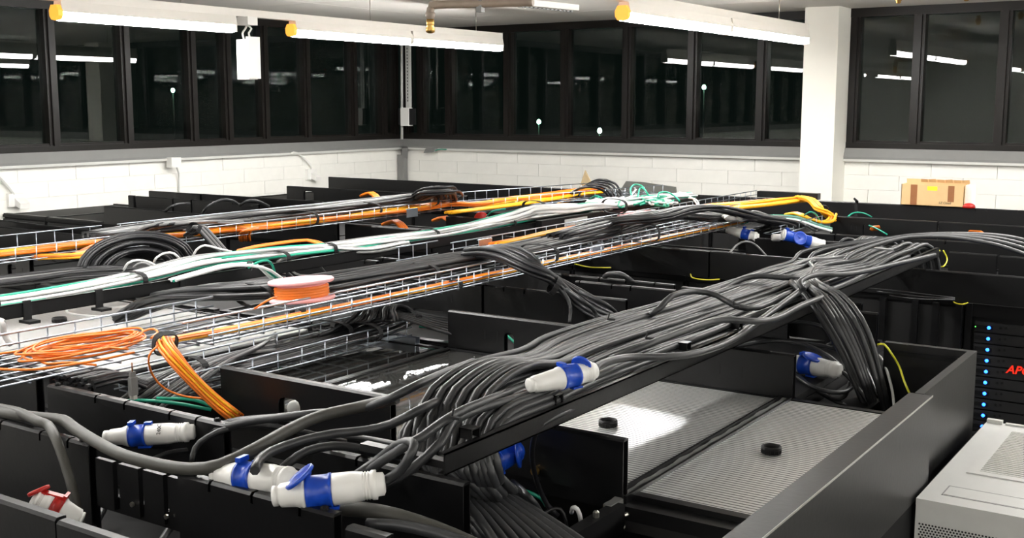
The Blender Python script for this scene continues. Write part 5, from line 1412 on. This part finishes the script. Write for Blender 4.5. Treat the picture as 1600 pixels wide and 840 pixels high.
yv = (0, 1, 0)
strap_px(398, 462, 2.24, (0.1, 1, 0), 0.22, 0.085, 'black strap round the black run left of the pink reel')
strap_px(655, 425, 2.245, yv, 0.21, 0.075, 'black strap round the black run right of the pink reel')
strap_px(762, 402, 2.26, (0.2, 1, 0), 0.19, 0.09, 'black strap where the black drop leaves the tray')
strap_px(866, 446, 2.195, P(905, 472, 2.115) - P(835, 424, 2.25), 0.135, 0.075, 'black strap round the middle of the black drop')
strap_px(842, 396, 2.255, yv, 0.21, 0.085, 'black strap on the tray run above the black drop')
strap_px(1000, 363, 2.275, yv, 0.23, 0.1, 'black strap round the crest of the far tray run')
for k, (y, lb) in enumerate(((1.93, 'left edge strap on the white and green run'), (2.28, 'first black strap on the white and green run from the left'), (2.92, 'second black strap on the white and green run from the left'), (3.72, 'third black strap on the white and green run from the left'), (4.85, 'fourth black strap on the white and green run, beyond the pink reel'), (5.6, 'fifth black strap on the white and green run, before the hump'))):
    band((-3.795, y, 2.255), yv, 0.145, 0.06, lb)
strap_px(390, 415, 2.27, P(400, 415, 2.27) - P(370, 412, 2.28), 0.085, 0.03, 'black strap on the white branch left of the pink reel')
strap_px(513, 389, 2.26, yv, 0.1, 0.055, 'black strap round the white bulge beyond the pink reel')
for px, py, lb in ((835, 325, 'left black strap on the hump of white cables'), (960, 322, 'right black strap on the hump of white cables')):
    strap_px(px, py, 2.31, (0.2, 1, 0), 0.2, 0.09, lb)
strap_px(258, 536, 2.225, P(275, 560, 2.19) - P(256, 532, 2.23), 0.07, 0.07, 'black strap at the head of the thick orange drop')
strap_px(466, 489, 2.213, yv, 0.055, 0.032, 'black strap round the orange run left of the low tray end')
strap_px(712, 444, 2.213, yv, 0.055, 0.032, 'black strap round the orange run before the black drop')
strap_px(560, 517, 2.075, yv, 0.23, 0.07, 'black strap on the low tray cables, right')
strap_px(516, 515, 2.075, yv, 0.22, 0.07, 'black strap on the low tray cables, left')
strap_px(305, 575, 2.08, (0.2, 1, 0), 0.15, 0.07, 'black strap on the low tray cables beside the orange drop')
strap_px(570, 326, 2.24, yv, 0.3, 0.09, 'black strap on the far tray run, right')
strap_px(470, 340, 2.24, yv, 0.3, 0.09, 'black strap on the far tray run, left')
strap_px(660, 312, 2.265, yv, 0.3, 0.09, 'black strap before the end loop of the far tray run')
strap_px(96, 402, 2.155, P(120, 401, 2.17) - P(95, 402, 2.15), 0.09, 0.04, 'black strap round the yellow bundle at the left')
strap_px(303, 357, 2.28, (0.3, 1, -0.6), 0.13, 0.06, 'black strap over the bent bundle at the far tray')
strap_px(1284, 328, 2.195, P(1292, 336, 2.16) - P(1268, 315, 2.235), 0.09, 0.07, 'black strap on the yellow far drop')
strap_px(910, 358, 2.235, yv, 0.09, 0.05, 'black strap on the orange run of the rear tray')

# ================================================================== REEL
c = P(473, 480, 2.205)
c.z = 2.232
ax = Vector((-0.075, 0.0, 1)).normalized()
t = thing('fibre_reel', 'translucent pink reel wound with orange fibre on the wire trays', 'reel', c - Vector((0, 0, 0.01)))
RF = 0.122
MB().lathe([(0.03, 0.0), (RF - 0.004, 0.0), (RF, 0.003), (RF, 0.011), (RF - 0.004, 0.014), (0.03, 0.014)], c, ax, 40).build('flange', 'pink', t)
MB().lathe([(0.03, 0.0), (RF - 0.004, 0.0), (RF, 0.003), (RF, 0.011), (RF - 0.004, 0.014), (0.02, 0.014), (0.02, 0.006)], c + ax * 0.066, ax, 40).build('flange', 'pink', t)
MB().lathe([(0.085, 0.012), (0.09, 0.03), (0.09, 0.068)], c, ax, 32).build('hub', 'pink', t)
prof = []
for k in range(9):
    prof += [(0.098 + 0.002 * (k % 2), 0.014 + 0.0048 * k), (0.101 + 0.002 * (k % 2), 0.0164 + 0.0048 * k)]
MB().lathe([(0.088, 0.014)] + prof + [(0.088, 0.057)], c, ax, 40).build('wound_fibre', 'orange', t)

# ================================================================== SMALL THINGS
# transceiver hanging from the wide tray
c = P(205, 598, 2.05)
top = P(206, 566, 2.19)
t = thing('hanging_adapter', 'grey cable adapter hanging on a brown lead below the wide tray', 'adapter', (top.x, top.y, top.z - 0.11))
MB().box(top.x - 0.008, top.x + 0.008, top.y - 0.012, top.y + 0.012, top.z - 0.10, top.z - 0.045).box(top.x - 0.005, top.x + 0.005, top.y - 0.009, top.y + 0.009, top.z - 0.045, top.z - 0.028).build('adapter_body', 'grey', t)
MB().box(top.x - 0.009, top.x + 0.009, top.y - 0.007, top.y + 0.007, top.z - 0.112, top.z - 0.10).build('latch', 'lightgrey', t)
MB().tube([(top.x, top.y, top.z - 0.03), (top.x, top.y, top.z)], 0.0022, 6).build('lead', 'tape', t)
# cardboard box
yb = 9.425
pa, pb_ = PY(1408, 300, yb), PY(1507, 300, yb)
z0, z1 = 2.152, PY(1408, 287, yb).z
dpt = 0.16
t = thing('cardboard_box', 'open cardboard box with brown tape and yellow sticker on the back row', 'box', ((pa.x + pb_.x) / 2, yb, z0))
MB().box(pa.x, pb_.x, yb, yb + 0.005, z0, z1).box(pa.x, pb_.x, yb + dpt, yb + dpt + 0.005, z0, z1 + 0.035).box(pa.x, pa.x + 0.005, yb, yb + dpt, z0, z1).box(pb_.x - 0.005, pb_.x, yb, yb + dpt, z0, z1).box(pa.x, pb_.x, yb, yb + dpt, z0, z0 + 0.005).build('carton', 'card', t)
for k in range(6):
    a = pa.x + 0.11 + k * 0.065
    MB().prism([(a + 0.004, yb + dpt - 0.004, z1 + 0.012), (a + 0.06, yb + dpt - 0.004, z1 + 0.012), (a + 0.058, yb + dpt - 0.02, z1 + 0.036 + 0.004 * (k % 2)), (a + 0.006, yb + dpt - 0.02, z1 + 0.036)], (0, 0.003, 0)).build('divider', 'card', t)
MB().box(pb_.x, pb_.x + 0.05, yb + 0.03, yb + dpt, z0, z1 + 0.005).build('side_flap', 'white', t)
for a, wd, bz in ((0.075, 0.052, z0 + 0.004), (0.365, 0.048, z0 + 0.04)):
    MB().box(pa.x + a, pa.x + a + wd, yb - 0.0012, yb, bz, z1 - 0.002).build('tape', 'tape', t)
MB().box(pa.x + 0.205, pa.x + 0.282, yb - 0.0012, yb, z1 - 0.045, z1 - 0.012).build('sticker', 'ylabel', t)
text_mesh('LZ Cloud', 0.024, Matrix.Translation((pa.x + 0.345, yb - 0.0015, z0 + 0.03)) @ Matrix.Rotation(PI / 2, 4, 'X'), 'handwriting', 'ink', t, shear=0.15)
c = PY(1513, 322, yb)
t = thing('red_dome', 'small red dome beside the cardboard box', 'dome', (c.x, yb, 2.15))
MB().lathe([(0.05, 0.0), (0.045, 0.02), (0.03, 0.032), (0.01, 0.037)], (c.x, yb + 0.02, 2.152), n=20).build('dome', 'red', t)
c = PY(1516, 306, 9.55)
tag(MB().prism([(c.x - 0.02, 9.53, 2.0), (c.x + 0.03, 9.53, 2.0), (c.x + 0.03, 9.53, 2.235), (c.x - 0.005, 9.53, 2.235)], (0, 0.015, 0)).build('cardboard_strip', 'card'), 'slanting cardboard strip right behind the red dome', 'cardboard')
c = P(1477, 330, 2.12)
# red spool edge behind the panel
c = PY(750, 343, 6.66)
t = thing('red_spool', 'red disc of a spool standing behind a trough panel in mid scene', 'spool', (c.x, 6.68, 2.1))
MB().lathe([(0.062, 0), (0.066, 0.003), (0.066, 0.012), (0.062, 0.015)], (c.x, 6.67, c.z - 0.01), (0, 1, 0), 28).build('flange', 'red', t)
MB().lathe([(0.035, 0.015), (0.035, 0.06)], (c.x, 6.67, c.z - 0.01), (0, 1, 0), 20).build('hub', 'pink', t)
# grey board and plywood triangle
yb = 9.4
pts = [PY(px, py, yb) for px, py in ((957, 330), (964, 305), (978, 283), (1000, 284), (1055, 292), (1057, 305), (1050, 330))]
pts[0].z = pts[-1].z = 2.001
tag(MB().prism(pts, (0, 0.02, 0)).build('grey_board', 'board'), 'grey board with cut corners standing before the back wall', 'board')
pts = [PY(px, py, yb - 0.2) for px, py in ((905, 293), (914, 266), (924, 286), (918, 291))]
tag(MB().prism(pts, (0, 0.015, 0)).build('wooden_triangle', 'wood'), 'pointed plywood offcut sticking up above the far tray', 'offcut')
# black box with a grey label on the ladder side, and small labels
c = P(906, 341, 2.25)
t = thing('junction_case', 'black case with a grey label plate on the side of the left ladder', 'case', (-3.66, 6.0, 2.2))
ya, yb2 = P(872, 350, 2.25).y, P(942, 333, 2.25).y
MB().box(-3.684, -3.64, ya, yb2, 2.195, 2.262).build('case_body', 'black', t)
MB().box(-3.6398, -3.638, ya + (yb2 - ya) * .35, ya + (yb2 - ya) * .72, 2.205, 2.248).build('label_plate', 'lightgrey', t)
MB().box(-3.68, -3.655, ya + (yb2 - ya) * .86, ya + (yb2 - ya) * .98, 2.262, 2.266).build('white_label', 'white', t)
# far end black plate over the trays, lever at the far row, wall plug in the gap
a, b = P(1190, 300, 2.24), P(1290, 303, 2.24)
tag(MB().box(a.x, b.x, a.y - 0.1, a.y - 0.03, 2.205, 2.255).build('cross_beam', 'black'), 'black cross beam behind the far end of the rear fibre tray', 'beam')
c = PY(1338, 325, 9.3)
t = thing('rack_lever', 'black perforated bracket standing in front of the far row panels', 'bracket', (c.x, 9.3, 2.0))
MB().box(c.x - 0.012, c.x + 0.012, 9.3, 9.31, 2.0, c.z + 0.06).prism([(c.x - 0.03, 9.3, c.z + 0.075), (c.x + 0.012, 9.3, c.z + 0.03), (c.x + 0.012, 9.3, c.z + 0.06), (c.x - 0.02, 9.3, c.z + 0.085)], (0, 0.01, 0)).build('bracket', 'dull', t)
# pink shapes in the rear tray
for px, py, rot, lb in ((985, 336, 0, 'left pink plastic bag roll in the rear fibre tray'), (1008, 333, 1, 'right pink plastic bag roll in the rear fibre tray')):
    c = P(px, py, 2.215)
    tag(MB().lathe([(0.006, -0.12), (0.026, -0.08), (0.03, 0), (0.02, 0.09), (0.005, 0.12)], c, (0.35, 1, 0.02), 12).build('plastic_roll', 'pink'), lb, 'plastic roll')
# white bags on the hump
for px, py, s_, lb in ((935, 321, 1.0, 'crumpled white bag on the white cables, left'), (955, 316, 0.8, 'crumpled white bag on the white cables, right'), (1152, 337, 0.8, 'white bag at the end of the rear tray, right of the black arch')):
    c = P(px, py, 2.29)
    bm = bmesh.new()
    bmesh.ops.create_icosphere(bm, subdivisions=3, radius=1.0)
    for v in bm.verts:
        f_ = 1 + 0.16 * math.sin(7 * v.co.x + 2 * px) * math.cos(6 * v.co.y + v.co.z * 5)
        v.co = Vector((v.co.x * 0.10 * s_ * f_, v.co.y * 0.13 * s_ * f_, v.co.z * 0.045 * s_ * f_))
    mb = MB().add([v.co + c for v in bm.verts], [tuple(q.index for q in f.verts) for f in bm.faces])
    bm.free()
    tag(mb.build('plastic_bag', 'white'), lb, 'plastic bag')
